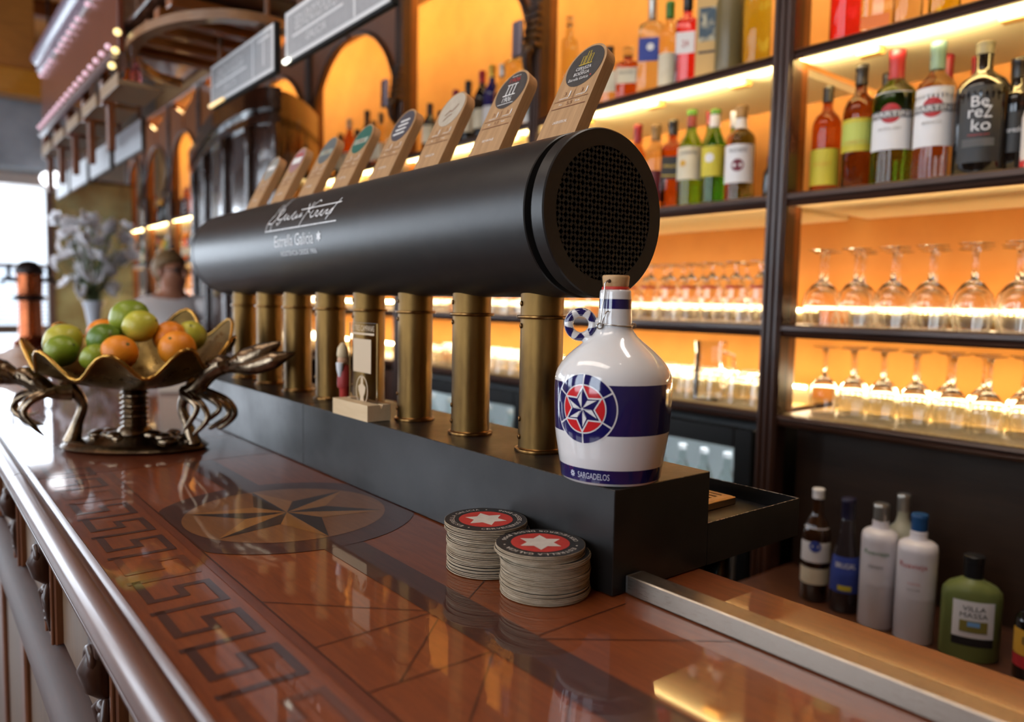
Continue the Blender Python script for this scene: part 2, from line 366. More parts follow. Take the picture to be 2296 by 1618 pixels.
# ================================================================ the bar counter
bar = thing('bar_counter', 'long varnished mahogany bar counter with star and key inlay', 'bar counter', (0, 0, ZF))
def bz(mb): mb.v = [(x, y, z-ZF) for x, y, z in mb.v]; return mb
Y0, Y1 = -1.6, 6.2
top = bz(MB().box(-0.397, 0.145, Y0, 0.900, -0.035, 0.0)).build('countertop', M_TOP, bar)
bz(MB().box(-0.397, 0.145, 0.903, Y1, -0.035, 0.0)).build('countertop', M_TOP2, bar)
E1 = 0.0004
def flat(x, y): return (x, y, E1-ZF)
def slab(poly, z=E1):
    mb = MB(); n = len(poly); mb.add([(x, y, z-ZF) for x, y in poly], [tuple(range(n))]); return mb
def rect(x0, x1, y0, y1, z=E1): return slab([(x0, y0), (x1, y0), (x1, y1), (x0, y1)], z)
# border strips
rect(-0.302, -0.292, Y0, 0.900).build('inlay_border', M_TOP2, top)
rect(-0.2915, -0.2900, Y0, 0.900).build('inlay_border', M_SEAM, top)
# dark lengthwise strip, broken by the medallion
rect(-0.172, -0.120, Y0, 0.335).build('inlay_strip', M_INLAY, top)
rect(-0.172, -0.120, 0.640, 0.900).build('inlay_strip', M_INLAY, top)
# medallion ring, disc and star of eight blades
MC = (-0.146, 0.487)
def disc_poly(r, n=72, x0=-0.2895, x1=0.2): return [(min(max(MC[0]+r*math.cos(2*PI*i/n), x0), x1), MC[1]+r*math.sin(2*PI*i/n)) for i in range(n)]
slab(disc_poly(0.178), 0.0006).build('inlay_ring', M_INLAY, top)
slab(disc_poly(0.136), 0.0008).build('inlay_disc', wood('medallion_ground', (104, 62, 30), (126, 80, 42), 0.45, 1.0, 0.035, (30, 3, 30), 6, 0.0), top)
for k in range(6):
    a = PI/2+k*PI/3; R, q = 0.134, 0.058
    tip = (MC[0]+R*math.cos(a), MC[1]+R*math.sin(a))
    for sgn, mm in ((1, M_INLAY2), (-1, M_INLAY3)):
        b = a+sgn*PI/6
        p2 = (MC[0]+q*math.cos(b), MC[1]+q*math.sin(b))
        poly = [MC, tip, p2] if sgn > 0 else [MC, p2, tip]
        slab(poly, 0.0010).build('inlay_blade', mm, top)
# Greek key: one inlaid piece per turn
PX = [-0.377, -0.345, -0.316]; wk = 0.0085
def key_piece():
    mb = MB(); pts = [(PX[0], 0.0), (PX[0], -0.062), (PX[1], -0.062), (PX[1], -0.034), (PX[2], -0.034), (PX[2], -0.0945), (PX[0]-wk/2, -0.0945)]
    for (a, b) in zip(pts[:-1], pts[1:]):
        x0, x1 = min(a[0], b[0])-wk/2, max(a[0], b[0])+wk/2; y0, y1 = min(a[1], b[1])-wk/2, max(a[1], b[1])+wk/2
        if a[1] == b[1]: x0 += wk*0.999 if a != pts[-2] else 0; x1 -= wk*0.999 if a != pts[-2] else wk
        mb.add([(x0, y0, 0), (x1, y0, 0), (x1, y1, 0), (x0, y1, 0)], [(0, 1, 2, 3)])
    return mb
kd, kl = key_piece().mesh('inlay_key', M_INLAY), key_piece().mesh('inlay_key', wood('faded_inlay', (88, 42, 20), (104, 52, 26), 0.45, 1.0, 0.035, (30, 3, 30), 6, 0.0))
for k in range(-6, 9):
    put('inlay_key', kl if k in (-2, -3, 2, 6) else kd, top, (0, 0.229+0.0945*k, E1-ZF))
# hairline joints between the veneers
def seam(a, b, wd=0.0014):
    mb = MB(); mb.ribbon([a, b], wd, flat); mb.build('veneer_joint', M_SEAM, top)
for a, b in [((-0.29, 0.198), (-0.172, 0.085)), ((-0.29, 0.075), (-0.172, 0.078)), ((-0.29, -0.02), (-0.172, -0.022)),
             ((-0.262, -0.02), (-0.172, 0.062)), ((-0.252, -0.10), (-0.172, -0.024)), ((-0.12, -0.022), (0.0, -0.019)),
             ((-0.12, 0.085), (0.0, 0.17)), ((-0.12, -0.03), (0.02, -0.14)), ((-0.29, -0.23), (-0.172, -0.12))]: seam(a, b)
# rounded edge rail, modelled as one long moulding
def moulding(prof, y0, y1, n=2):
    mb = MB(); m = len(prof); vs = []
    for j in range(n):
        y = y0+(y1-y0)*j/(n-1); vs += [(x, y, z) for x, z in prof]
    fs = [(j*m+i, (j+1)*m+i, (j+1)*m+(i+1) % m, j*m+(i+1) % m) for j in range(n-1) for i in range(m)]
    fs += [tuple(range(m)), tuple((n-1)*m+i for i in range(m-1, -1, -1))]
    return mb.add(vs, fs)
prof = [(-0.397, -0.02), (-0.397, 0.004), (-0.399, 0.006), (-0.402, 0.004), (-0.406, -0.001), (-0.410, 0.003), (-0.416, 0.005), (-0.423, 0.003), (-0.429, -0.004),
        (-0.432, -0.013), (-0.430, -0.022), (-0.424, -0.030), (-0.420, -0.033), (-0.424, -0.038), (-0.422, -0.046), (-0.412, -0.052), (-0.397, -0.052)]
bz(moulding(prof, Y0, 0.94)).build('edge_rail', M_RAIL, bar, smooth=50)
bz(moulding(prof, 0.943, Y1)).build('edge_rail', M_RAIL, bar, smooth=50)
# front of the bar: carcass, raised panels, pilasters with carved scrolls, dado and foot rail
bz(MB().box(-0.385, 0.135, Y0+0.02, Y1-0.02, ZF, -0.035)).build('carcass', M_DARKW, bar)
prof2 = [(-0.385, -0.205), (-0.408, -0.208), (-0.418, -0.216), (-0.414, -0.224), (-0.424, -0.232), (-0.428, -0.245), (-0.420, -0.256), (-0.405, -0.264), (-0.385, -0.27)]
bz(moulding(prof2, Y0, Y1)).build('dado_rail', M_DADO, bar, smooth=50)
bz(moulding([(-0.385, ZF), (-0.385, ZF+0.16), (-0.40, ZF+0.15), (-0.41, ZF+0.12), (-0.415, ZF)], Y0, Y1)).build('plinth', M_DARKW2, bar)
panel = MB()
panel.bevbox(-0.394, -0.384, -0.155, 0.155, -0.198, -0.060, 0.004).mesh('front_panel', M_PANELW)
pan_me = panel.mesh('front_panel', M_PANELW)
pl = MB().bevbox(-0.403, -0.384, -0.034, 0.034, -0.204, -0.052, 0.003)
for s in (-1, 1): pl.bevbox(-0.407, -0.402, s*0.029-0.003, s*0.029+0.003, -0.202, -0.054, 0.0015)
pil_me = pl.mesh('pilaster', M_BROWN)
sc = MB()
sc.bevbox(-0.418, -0.402, -0.022, 0.022, -0.070, -0.052, 0.003).tube([(-0.410, 0, -0.068), (-0.416, 0, -0.085), (-0.412, 0, -0.105), (-0.405, 0, -0.120)], [0.012, 0.016, 0.013, 0.004], 12)
path = []
for i in range(40):
    t = i/39; a = -PI/2+t*3.2*PI; r = 0.016*(1-0.72*t); path.append((-0.419, r*math.cos(a)*0.9, -0.075+r*math.sin(a)-t*0.004))
sc.tube(path, [0.0055*(1-0.4*i/39) for i in range(40)], 8)
for i in range(5): sc.ball((-0.408, 0.0, -0.128-0.011*i), 0.008-0.0009*i, 10, 6, (0.9, 1.2, 0.9))
for s in (-1, 1): sc.tube([(-0.406, s*0.004, -0.12), (-0.411, s*0.018, -0.135), (-0.407, s*0.012, -0.165), (-0.405, s*0.004, -0.190)], [0.003, 0.0055, 0.004, 0.0015], 8)
car_me = sc.mesh('carved_scroll', M_DARKW, 60)
for k in range(-3, 11):
    yc = 0.335+0.40*k
    put('front_panel', pan_me, bar, (0, yc+0.20, -ZF))
    p = put('pilaster', pil_me, bar, (0, yc, -ZF)); put('carved_scroll', car_me, p)
# lower panels below the dado
lo = MB().bevbox(-0.394, -0.384, -0.155, 0.155, ZF+0.2, -0.30, 0.006).mesh('lower_panel', M_PANELW)
lp = MB().bevbox(-0.402, -0.384, -0.030, 0.030, ZF+0.16, -0.272, 0.004).mesh('lower_pilaster', M_BROWN)
for k in range(-3, 11):
    yc = 0.335+0.40*k
    put('lower_panel', lo, bar, (0, yc+0.20, -ZF)); put('lower_pilaster', lp, bar, (0, yc, -ZF))
# satin edge along the bartender's side
g = thing('guard_bar', 'square brushed aluminium bar lying along the counter top', 'metal bar', (0.031, 0, 0))
MB().bevbox(-0.0125, 0.0125, -1.55, -0.003, 0.0006, 0.0205, 0.0012).build('bar', M_STEEL, g)
MB().bevbox(-0.0118, 0.0118, -0.003, -0.0005, 0.0013, 0.0198, 0.0008).build('end_plug', P('grey_plug', (70, 68, 66), 0.5), g)

# ================================================================ the beer tower
tw = thing('beer_tower', 'black barrel-shaped beer tap tower on eight brass columns', 'beer tap', (0, 0, 0))
AX, AZ, BR, ZT = 0.078, 0.405, 0.097, 0.112
YE = 1.46
box = MB().bevbox(0.0, 0.158, 0.0, 0.766, 0.0012, ZT, 0.0008).bevbox(0.0, 0.158, 0.7675, YE, 0.0012, ZT, 0.0008)
hb = box.build('base_box', M_BLACKM, tw)
# worn bare edges of the sheet metal
ed = MB()
ed.tube([(0.0008, 0.0008, ZT-0.0007), (0.0008, 0.75, ZT-0.0007)], 0.00055, 6).tube([(0.0008, 0.0008, ZT-0.0007), (0.157, 0.0008, ZT-0.0007)], 0.00055, 6)
ed.tube([(0.0008, 0.0008, 0.004), (0.0008, 0.0008, ZT-0.001)], 0.0005, 6)
ed.build('worn_edge', M_SCUFF, hb)
# drip tray behind, open on top
tr = MB(); x0, x1, z0, z1, t = 0.158, 0.354, 0.0015, 0.051, 0.0016
tr.box(x0, x1, 0.0, YE, z0, z0+0.03).box(x1-t, x1, 0.0, YE, z0+0.03, z1).box(x0, x1-t, 0.0, t, z0+0.03, z1).box(x0, x1-t, YE-t, YE, z0+0.03, z1)
dt = tr.build('drip_tray', M_BLACKM, tw)
e2 = MB(); e2.tube([(x0, 0.0008, z1), (x1-0.0008, 0.0008, z1)], 0.0006, 6).tube([(x1-0.0008, 0.0008, z1), (x1-0.0008, YE, z1)], 0.0006, 6)
e2.build('worn_edge', M_SCUFF, dt)
gr = MB(); gz = 0.042
gr.bevbox(0.178, 0.322, 0.075, 0.079, 0.0315, gz, 0.001).bevbox(0.178, 0.322, 1.40, 1.404, 0.0315, gz, 0.001)
gr.bevbox(0.178, 0.186, 0.079, 1.40, gz-0.003, gz, 0.0008).bevbox(0.314, 0.322, 0.079, 1.40, gz-0.003, gz, 0.0008)
for k in range(10): gr.bevbox(0.190+0.0125*k, 0.1975+0.0125*k, 0.079, 1.40, gz-0.003, gz, 0.0006)
for k in range(9):
    y = 0.079+0.146*k; gr.bevbox(0.186, 0.314, y, y+0.012, gz-0.0035, gz+0.0002, 0.0006)
gr.build('drip_grate', P('satin_steel_warm', (190, 160, 120), 0.38, metal=1.0), dt)
# brass columns with rings and screws
CY = [0.203+0.152*i for i in range(8)]; CX = 0.074; CR = 0.0275
col = MB().lathe([(CR, ZT), (CR, 0.292), (CR, 0.325)], 40)
col_me = col.mesh('column', M_BRASS, 40)
fr1 = MB().lathe([(CR, 0), (CR+0.0042, 0), (CR+0.0046, 0.0015), (CR+0.0042, 0.0038), (CR+0.001, 0.0046), (CR, 0.006)], 40).mesh('foot_ring', M_BRASS2, 40)
fr2 = MB().lathe([(CR, 0), (CR+0.0040, 0.0), (CR+0.0046, 0.001), (CR+0.0046, 0.0035), (CR+0.004, 0.0045), (CR, 0.0045)], 40).mesh('collar_ring', M_BRASS2, 40)
scm = MB().lathe([(0.0034, 0.0), (0.0034, 0.0008), (0.0028, 0.0018), (0.0014, 0.0022), (0.0013, 0.0010), (0.0, 0.0010)], 14, axis='X').mesh('screw', M_BRASS2, 40)
for y in CY:
    c = put('column', col_me, tw, (CX, y, 0))
    put('foot_ring', fr1, c, (0, 0, ZT)); put('collar_ring', fr2, c, (0, 0, 0.281))
    for z in (0.131, 0.154, 0.272, 0.300):
        a = math.radians(160)
        put('screw', scm, c, (CR*math.cos(a), CR*math.sin(a), z), (0, 0, a))
# barrel body, shadow gap and end caps
def ring(y0, y1, r, ch=0.0012): return [(0.0, y0), (r-ch, y0), (r, y0+ch), (r, y1-ch), (r-ch, y1), (0.0, y1)]
MB().lathe(ring(0.132, 1.348, BR), 96, (AX, 0, AZ), 'Y').build('barrel', M_BLACK, tw, smooth=40)
MB().lathe([(BR-0.010, 0.119), (BR-0.010, 0.133)], 96, (AX, 0, AZ), 'Y').build('shadow_gap', M_HOLE, tw, smooth=40)
MB().lathe(ring(1.352, 1.372, BR), 96, (AX, 0, AZ), 'Y').build('end_cap', M_BLACK, tw, smooth=40)
cap = MB().lathe([(BR-0.020, 0.108), (BR-0.020, 0.1006), (BR-0.0015, 0.1), (BR, 0.1015), (BR, 0.119), (0, 0.119)], 96, (AX, 0, AZ), 'Y')
cp = cap.build('end_cap', M_BLACK, tw, smooth=40)
MB().lathe([(0, 0.109), (BR-0.019, 0.109)], 64, (AX, 0, AZ), 'Y').build('grille_back', M_HOLE, cp)
# diamond lattice: two families of crossing bars inside the cap opening
RI = BR-0.0195; n = 0
for fam in (-1, 1):
    ang = math.radians(45)*fam
    for k in range(-9, 10):
        d = k*0.0088
        if abs(d) >= RI-0.003: continue
        h = math.sqrt(RI*RI-d*d); wv = 0.0017
        mb = MB(); ca, sa = math.cos(ang), math.sin(ang)
        mb.prism([(d-wv, -h), (d+wv, -h), (d+wv, h), (d-wv, h)], 0.1008, 0.1075, lambda a, b, t: (AX+a*ca-b*sa, t, AZ+a*sa+b*ca))
        mb.build('grille_bar', M_BLACK, cp)
# lettering on the barrel (wrapped round its flank)
def on_barrel(u, s, off=0.0005):   # u: run along -Y measured from y=0.9, s: arc height
    a = s/BR; return (AX-(BR+off)*math.cos(a), 0.90-u, AZ+(BR+off)*math.sin(a))
sig = MB(); wst = 0.0022
strokes = [[(0.0, 0.0203), (0.30, 0.0208)], [(0.002, 0.0208), (0.0027, 0.036), (0.025, 0.0345), (0.0255, 0.0205)],
  [(0.0027, 0.036), (0.010, 0.045), (0.022, 0.054), (0.020, 0.068), (0.019, 0.0815)],
  [(0.025, 0.0345), (0.036, 0.042), (0.043, 0.0477), (0.040, 0.075), (0.028, 0.104)],
  [(0.030, 0.079), (0.036, 0.060), (0.046, 0.050), (0.056, 0.056), (0.052, 0.066), (0.042, 0.060), (0.040, 0.048), (0.050, 0.040), (0.064, 0.042)],
  [(0.046, 0.036), (0.052, 0.030), (0.060, 0.034), (0.070, 0.044), (0.078, 0.052), (0.074, 0.042), (0.082, 0.038), (0.092, 0.048), (0.090, 0.040), (0.100, 0.038), (0.110, 0.046), (0.118, 0.054), (0.112, 0.040), (0.120, 0.036), (0.132, 0.046), (0.128, 0.038), (0.140, 0.040), (0.150, 0.048), (0.146, 0.038), (0.156, 0.042)],
  [(0.155, 0.0223), (0.162, 0.032), (0.170, 0.0422), (0.176, 0.054), (0.178, 0.068)], [(0.139, 0.0543), (0.295, 0.0549)],
  [(0.160, 0.066), (0.168, 0.056), (0.176, 0.048), (0.184, 0.044)], [(0.178, 0.052), (0.188, 0.062), (0.198, 0.070), (0.206, 0.066)],
  [(0.196, 0.048), (0.190, 0.040), (0.196, 0.034), (0.206, 0.036), (0.212, 0.046), (0.218, 0.044), (0.214, 0.036), (0.222, 0.034), (0.230, 0.042), (0.236, 0.046), (0.232, 0.036), (0.240, 0.034), (0.248, 0.042), (0.256, 0.044), (0.252, 0.036), (0.260, 0.036), (0.268, 0.042)],
  [(0.258, 0.0255), (0.266, 0.034), (0.274, 0.0431), (0.287, 0.0642)], [(0.268, 0.042), (0.276, 0.046), (0.272, 0.036), (0.264, 0.034)]]
for st in strokes:
    P2 = []
    for i in range(len(st)-1):
        for j in range(4):
            t = j/4; P2.append((st[i][0]*(1-t)+st[i+1][0]*t, st[i][1]*(1-t)+st[i+1][1]*t))
    P2.append(st[-1]); sig.ribbon(P2, wst, on_barrel)
brl = [o for o in tw.children if o.name.startswith('barrel')][0]
sig.build('signature_print', M_PRINT, brl)
lt = MB().text('Estrella Galicia', 0.168, 0.021, on_barrel, c=(0.135, -0.001), sub=2)
def star6(mb, c, R, fn, mi=0, rot=0, q=0.577):
    pts = [(c[0]+(R if i % 2 == 0 else R*q)*math.sin(rot+i*PI/6), c[1]+(R if i % 2 == 0 else R*q)*math.cos(rot+i*PI/6)) for i in range(12)]
    vs = [fn(*c)]+[fn(*p) for p in pts]
    mb.add(vs, [(0, i+1, (i+1) % 12+1) for i in range(12)], mi)
star6(lt, (0.240, -0.001), 0.0095, on_barrel)
lt.text('RESISTENCIA DESDE 1906', 0.152, 0.0085, on_barrel, c=(0.150, -0.0238), sub=1)
lt.build('brand_print', M_PRINT, brl)
# tap handles
HW, HT, HL = 0.036, 0.017, 0.167
out = [(-HW+0.003, 0), (-HW, 0.004)]+[(-HW*math.cos(a), HL-HW+HW*math.sin(a)) for a in [PI*i/24 for i in range(25)]]+[(HW, 0.004), (HW-0.003, 0)]
hm = MB().prism(out, 0, HT, lambda a, b, t: (t, -a, b)).mesh('tap_handle', M_HANDLE)
def face(u, v, off=-0.0004): return (off, -u, v)
BD = [('black', (44, 42, 42)), ('black', (52, 48, 48)), ('pale', (176, 164, 146)), ('black', (66, 64, 72)), ('green', (40, 92, 80)), ('slate', (92, 98, 98)), ('maroon', (150, 112, 112)), ('grey', (140, 138, 132))]
BIG = [['CERVEZA', 'DE', 'BODEGA', 'Estrella Galicia'], ['1906', 'RESERVA'], [], ['1906'], ['1906'], [], [], []]
GOLD = P('gold_print', (196, 168, 50), 0.5); REDP = P('red_print', (176, 52, 50), 0.5); BROWNP = P('burnt_print', (122, 76, 50), 0.6)
SUB = ['LAGER ESPECIAL', 'RED VINTAGE', 'GALICIA', 'LA COLORADA', 'BLACK COUPAGE', 'LAGER', 'LAGER', 'LAGER']
for i, y in enumerate(CY):
    h = put('tap_handle', hm, tw, (AX+0.002, y+0.002, AZ+BR-0.012), (0, math.radians(27), 0))
    d = MB(); nd = 40; rb = 0.0318; cb = HL-HW+0.001
    d.add([face(0, cb)]+[face(rb*math.cos(2*PI*k/nd), cb+rb*math.sin(2*PI*k/nd)) for k in range(nd)], [(0, (k+1) % nd+1, k+1) for k in range(nd)])
    d.build('badge', P('badge_%d' % i, BD[i][1], 0.45, var=(60, tuple(min(255, c+12) for c in BD[i][1]), 0.4, 0.7)), h)
    pr = MB(); f2 = lambda u, v: face(u, v, -0.0008)
    if i == 0:
        for k, (u, hh) in enumerate(((-0.007, 0.013), (0.0, 0.020), (0.007, 0.014))):
            pr.ribbon([(u-0.0022, cb+0.004), (u-0.0022, cb+0.004+hh), (u+0.0022, cb+0.004+hh), (u+0.0022, cb+0.004)], 0.0011, f2, 1)
        pr.ribbon([(-0.012, cb+0.003), (0.012, cb+0.003)], 0.0013, f2, 1)
        pr.text('CERVEZA', 0.028, 0.0052, f2, 0, (0, cb-0.003)).text('DE', 0.006, 0.002, f2, 0, (0, cb-0.0072)).text('BODEGA', 0.028, 0.0052, f2, 0, (0, cb-0.0115)).text('Estrella Galicia', 0.036, 0.0046, f2, 0, (-0.002, cb-0.0195))
        star6(pr, (0.0195, cb-0.0185), 0.0018, f2, 2)
    elif i == 1:
        pr.text('RESERVA', 0.02, 0.0022, f2, 0, (0, cb+0.025)).text('1906', 0.024, 0.008, f2, 2, (0, cb+0.018))
        for u in (-0.008, 0, 0.008): pr.ribbon([(u, cb-0.008), (u, cb+0.010)], 0.002, f2, 0)
        pr.ribbon([(-0.012, cb+0.010), (0.012, cb+0.010)], 0.0015, f2, 0); pr.ribbon([(-0.014, cb-0.009), (0.014, cb-0.009)], 0.002, f2, 0)
        pr.text('1906', 0.02, 0.009, f2, 0, (0, cb-0.0165)); pr.ribbon([(-0.018, cb-0.024), (0.018, cb-0.024)], 0.001, f2, 0)
    elif i == 2:
        pr.ribbon([(-0.012, cb-0.010), (-0.003, cb-0.002), (0.004, cb-0.004), (0.016, cb+0.008)], 0.002, f2, 3); pr.ribbon([(-0.010, cb-0.020), (0.0, cb-0.012), (0.008, cb-0.010)], 0.0018, f2, 3)
    elif i == 3:
        for k in range(4): pr.ribbon([(-0.014-0.002*k, cb+0.010-0.009*k), (0.016, cb+0.012-0.009*k)], 0.0036, f2, 0)
    elif i in (4, 5):
        MB().ribbon([(-0.026, cb-0.004), (0.026, cb-0.004)], 0.012, lambda u, v: face(u, v, -0.0006)).build('badge_band', P('pale_ground', (150, 156, 140), 0.6), h)
        pr.text('1906', 0.030, 0.008, f2, 3, (0, cb-0.004))
    elif i == 6:
        pr.ribbon([(-0.022, cb), (0.022, cb)], 0.016, f2, 0); pr.ribbon([(-0.018, cb+0.014), (0.018, cb+0.014)], 0.006, f2, 2)
    else: pr.ribbon([(-0.020, cb+0.002), (0.020, cb+0.002)], 0.012, f2, 0)
    # two columns of small print, two rules and the type of beer
    b0 = cb-0.0505
    pr.ribbon([(-0.031, b0-0.001), (0.031, b0-0.001)], 0.0009, f2, 3).ribbon([(-0.031, b0-0.0125), (0.031, b0-0.0125)], 0.0012, f2, 3).ribbon([(0.0015, b0), (0.0015, b0+0.014)], 0.0008, f2, 3)
    for u, t1 in ((-0.015, 'intensidad'), (0.016, 'amargor')):
        pr.text(t1, 0.017, 0.0028, f2, 0, (u, b0+0.0028)).text('3', 0.004, 0.006, f2, 3, (u, b0+0.0095)); pr.ribbon([(u+0.009, b0+0.004), (u+0.009, b0+0.013)], 0.0018, f2, 0)
    pr.text('Alc.', 0.007, 0.0028, f2, 0, (-0.016, b0-0.0068)).text('5,5', 0.010, 0.006, f2, 3, (0.0, b0-0.0068)).text('%vol.', 0.009, 0.003, f2, 0, (0.015, b0-0.0062))
    pr.text(SUB[i], 0.026, 0.0042, f2, 0, (-0.002, b0-0.036))
    pr.build('print', [M_WHITE, GOLD, REDP, BROWNP, P('pale_ground', (150, 156, 140), 0.6)], h)
# ================================================================ the porcelain jug
JX, JY = 0.042, 0.047
jug = thing('ceramic_jug', 'white porcelain beer growler with blue band and red star medallion', 'jug', (JX, JY, ZT))
JP = [(0.0, 0.0006), (0.045, 0.0006), (0.0505, 0.0006), (0.0528, 0.0020), (0.0534, 0.0038), (0.0545, 0.0042), (0.0562, 0.0180), (0.0564, 0.0184), (0.0585, 0.032), (0.0606, 0.044), (0.0621, 0.055),
      (0.0630, 0.070), (0.0636, 0.085), (0.0637, 0.098), (0.0634, 0.1070), (0.0625, 0.113), (0.0604, 0.119), (0.0566, 0.1255), (0.0512, 0.132), (0.0444, 0.1385), (0.0372, 0.1445), (0.0303, 0.150),
      (0.0248, 0.155), (0.0211, 0.160), (0.0192, 0.164), (0.0184, 0.168), (0.0180, 0.178), (0.0176, 0.1840), (0.0173, 0.1945), (0.0170, 0.2000), (0.0168, 0.2025), (0.0160, 0.2042), (0.0148, 0.2046), (0.0132, 0.2035)]
mi = []
for (r0, z0), (r1, z1) in zip(JP[:-1], JP[1:]):
    zm = (z0+z1)/2; mi.append(1 if (0.0041 < zm < 0.0183) or (0.0549 < zm < 0.1071) or (0.1835 < zm < 0.1946) else 0)
MB().lathe(JP, 96, mi=mi).build('body', [M_PORC, M_COBALT], jug, smooth=60)
jb = jug.children[0]
def jr(z):
    for (r0, z0), (r1, z1) in zip(JP[1:-1], JP[2:]):
        if z0 <= z <= z1 and z1 > z0: return r0+(r1-r0)*(z-z0)/(z1-z0)
    return JP[-1][0]
def on_jug(a0, off):
    def fn(u, v):
        r = jr(v); a = a0-u/0.0632 if True else 0
        a = a0+u/0.0632
        return ((r+off)*math.cos(a), (r+off)*math.sin(a), v)
    return fn
# u grows to the right in the picture when the angle grows
EA, EZ = math.radians(195), 0.0815
def patch_sector(mb, fn, r0, r1, a0, a1, mi, n=18, m=4):
    vs = []; fs = []
    for i in range(n+1):
        a = a0+(a1-a0)*i/n
        for j in range(m+1):
            r = r0+(r1-r0)*j/m; vs.append(fn(r*math.sin(a), EZ+r*math.cos(a)))
    for i in range(n):
        for j in range(m): fs.append((i*(m+1)+j, (i+1)*(m+1)+j, (i+1)*(m+1)+j+1, i*(m+1)+j+1))
    mb.add(vs, fs, mi)
def patch_tri(mb, fn, A, B, C, mi, n=6):
    idx = {}; vs = []; fs = []
    for i in range(n+1):
        for j in range(n+1-i):
            k = n-i-j; idx[(i, j)] = len(vs)
            vs.append(fn((A[0]*i+B[0]*j+C[0]*k)/n, (A[1]*i+B[1]*j+C[1]*k)/n))
    for i in range(n):
        for j in range(n-i):
            fs.append((idx[(i, j)], idx[(i+1, j)], idx[(i, j+1)]))
            if i+j < n-1: fs.append((idx[(i+1, j)], idx[(i+1, j+1)], idx[(i, j+1)]))
    mb.add(vs, fs, mi)
R0, R1, R2, R3 = 0.0372, 0.0355, 0.0256, 0.0242
em = MB()
patch_sector(em, on_jug(EA, 0.00025), 0.0, R0, 0, 2*PI, 0, 96, 12)
for k in range(6):
    a = k*PI/3
    patch_sector(em, on_jug(EA, 0.0005), R2, R1, a+0.028, a+PI/3-0.028, 1, 16, 4)
    patch_sector(em, on_jug(EA, 0.0005), 0.0, R3, a+0.001, a+PI/3-0.001, 2, 14, 10)
f75 = on_jug(EA, 0.00075); f100 = on_jug(EA, 0.0010)
def pol(r, a): return (r*math.sin(a), EZ+r*math.cos(a))
for k in range(6):
    a = k*PI/3; tip = pol(0.0250, a); v1 = pol(0.0139, a+PI/6); v2 = pol(0.0139, a-PI/6); o = (0, EZ)
    patch_tri(em, f75, o, tip, v1, 0); patch_tri(em, f75, o, v2, tip, 0)
    ti = pol(0.0215, a); w1 = pol(0.0122, a+PI/6); w2 = pol(0.0122, a-PI/6)
    patch_tri(em, f100, pol(0.0006, a), ti, w1, 1)
    # the pale half keeps a thin blue outline
    patch_tri(em, on_jug(EA, 0.0009), pol(0.001, a), w2, ti, 1)
    patch_tri(em, on_jug(EA, 0.0012), pol(0.0025, a-0.2), pol(0.0108, a-PI/6+0.03), pol(0.0185, a-0.035), 0)
em.build('emblem', [M_PORC, M_COBALT, M_REDG], jb, smooth=40)
bt = MB(); fb = on_jug(math.radians(199), 0.0004)
bt.text('SARGADELOS', 0.040, 0.0066, fb, 0, (0.006, 0.0112))
for k in range(8):
    a = k*PI/4; bt.ribbon([(-0.0225+0.001*math.cos(a), 0.0112+0.001*math.sin(a)), (-0.0225+0.0036*math.cos(a), 0.0112+0.0036*math.sin(a))], 0.0013, fb, 0)
bt.build('maker_print', P('pale_blue_print', (206, 208, 226), 0.3), jb)
# ring handle with painted petals; L points left in the picture, T towards the viewer
Lv = Vector((-0.72, 0.694, 0)); Tv = Vector((-0.694, -0.72, 0)); Zv = Vector((0, 0, 1))
hc = Lv*0.0365+Zv*0.1665
hd = MB(); n1, n2 = 120, 36; Ra, ra, rw = 0.0132, 0.0050, 0.0062
vs = []; fs = []; ms = []
for i in range(n1):
    a = 2*PI*i/n1; rad = Lv*math.cos(a)+Zv*math.sin(a)
    for j in range(n2):
        b = 2*PI*j/n2; vs.append(hc+rad*(Ra+ra*math.cos(b))+Tv*(rw*math.sin(b)))
for i in range(n1):
    for j in range(n2):
        fs.append((i*n2+j, ((i+1) % n1)*n2+j, ((i+1) % n1)*n2+(j+1) % n2, i*n2+(j+1) % n2))
        b = (j+0.5)/n2*2*PI; ph = ((i+0.5)/n1*6) % 1.0; 
        outer = (math.cos(b)+1)/2          # 0 inner edge .. 1 outer edge
        ms.append(1 if math.sin(b) > 0.05 and 0.12 < outer < 0.93 and abs(ph-0.5) < 0.10+0.34*outer else 0)
hd.add(vs, fs, ms)
hd.tube([hc-Zv*0.013-Lv*0.004, hc-Zv*0.0175-Lv*0.012, Lv*0.022+Zv*0.147], [0.006, 0.0075, 0.011], 14)
hd.tube([hc-Lv*0.0125+Zv*0.002, Lv*0.016+Zv*0.168], [0.0052, 0.007], 12)
hd.build('ring_handle', [M_PORC, M_COBALT], jug, smooth=60)
MB().lathe([(0.0, 0.2035), (0.0142, 0.2035), (0.0150, 0.2050), (0.0150, 0.2065), (0.0142, 0.2078), (0.0, 0.2078)], 40).build('gasket', M_RUBBER, jug, smooth=40)
st = MB().lathe([(0.0, 0.2078), (0.0130, 0.2078), (0.0138, 0.2090), (0.0145, 0.2165), (0.0147, 0.2185), (0.0138, 0.2200), (0.0, 0.2203)], 40)
so = st.build('stopper', M_CORK, jug, smooth=40)
hp = Lv*0.0075+Tv*0.0122
MB().ball(hp+Zv*0.2135, 0.0021, 10, 8).build('bail_hole', P('bore_brown', (70, 46, 26), 0.8), so, smooth=60)
bail = MB(); W = 0.00085
bail.tube([hp*1.02+Zv*0.2137, hp*1.22+Zv*0.2142, hp*1.22+Lv*0.003+Zv*0.211, Lv*0.0125+Tv*0.0145+Zv*0.199, Lv*0.0150+Tv*0.0150+Zv*0.180, Lv*0.0165+Tv*0.0145+Zv*0.1655], W, 8)
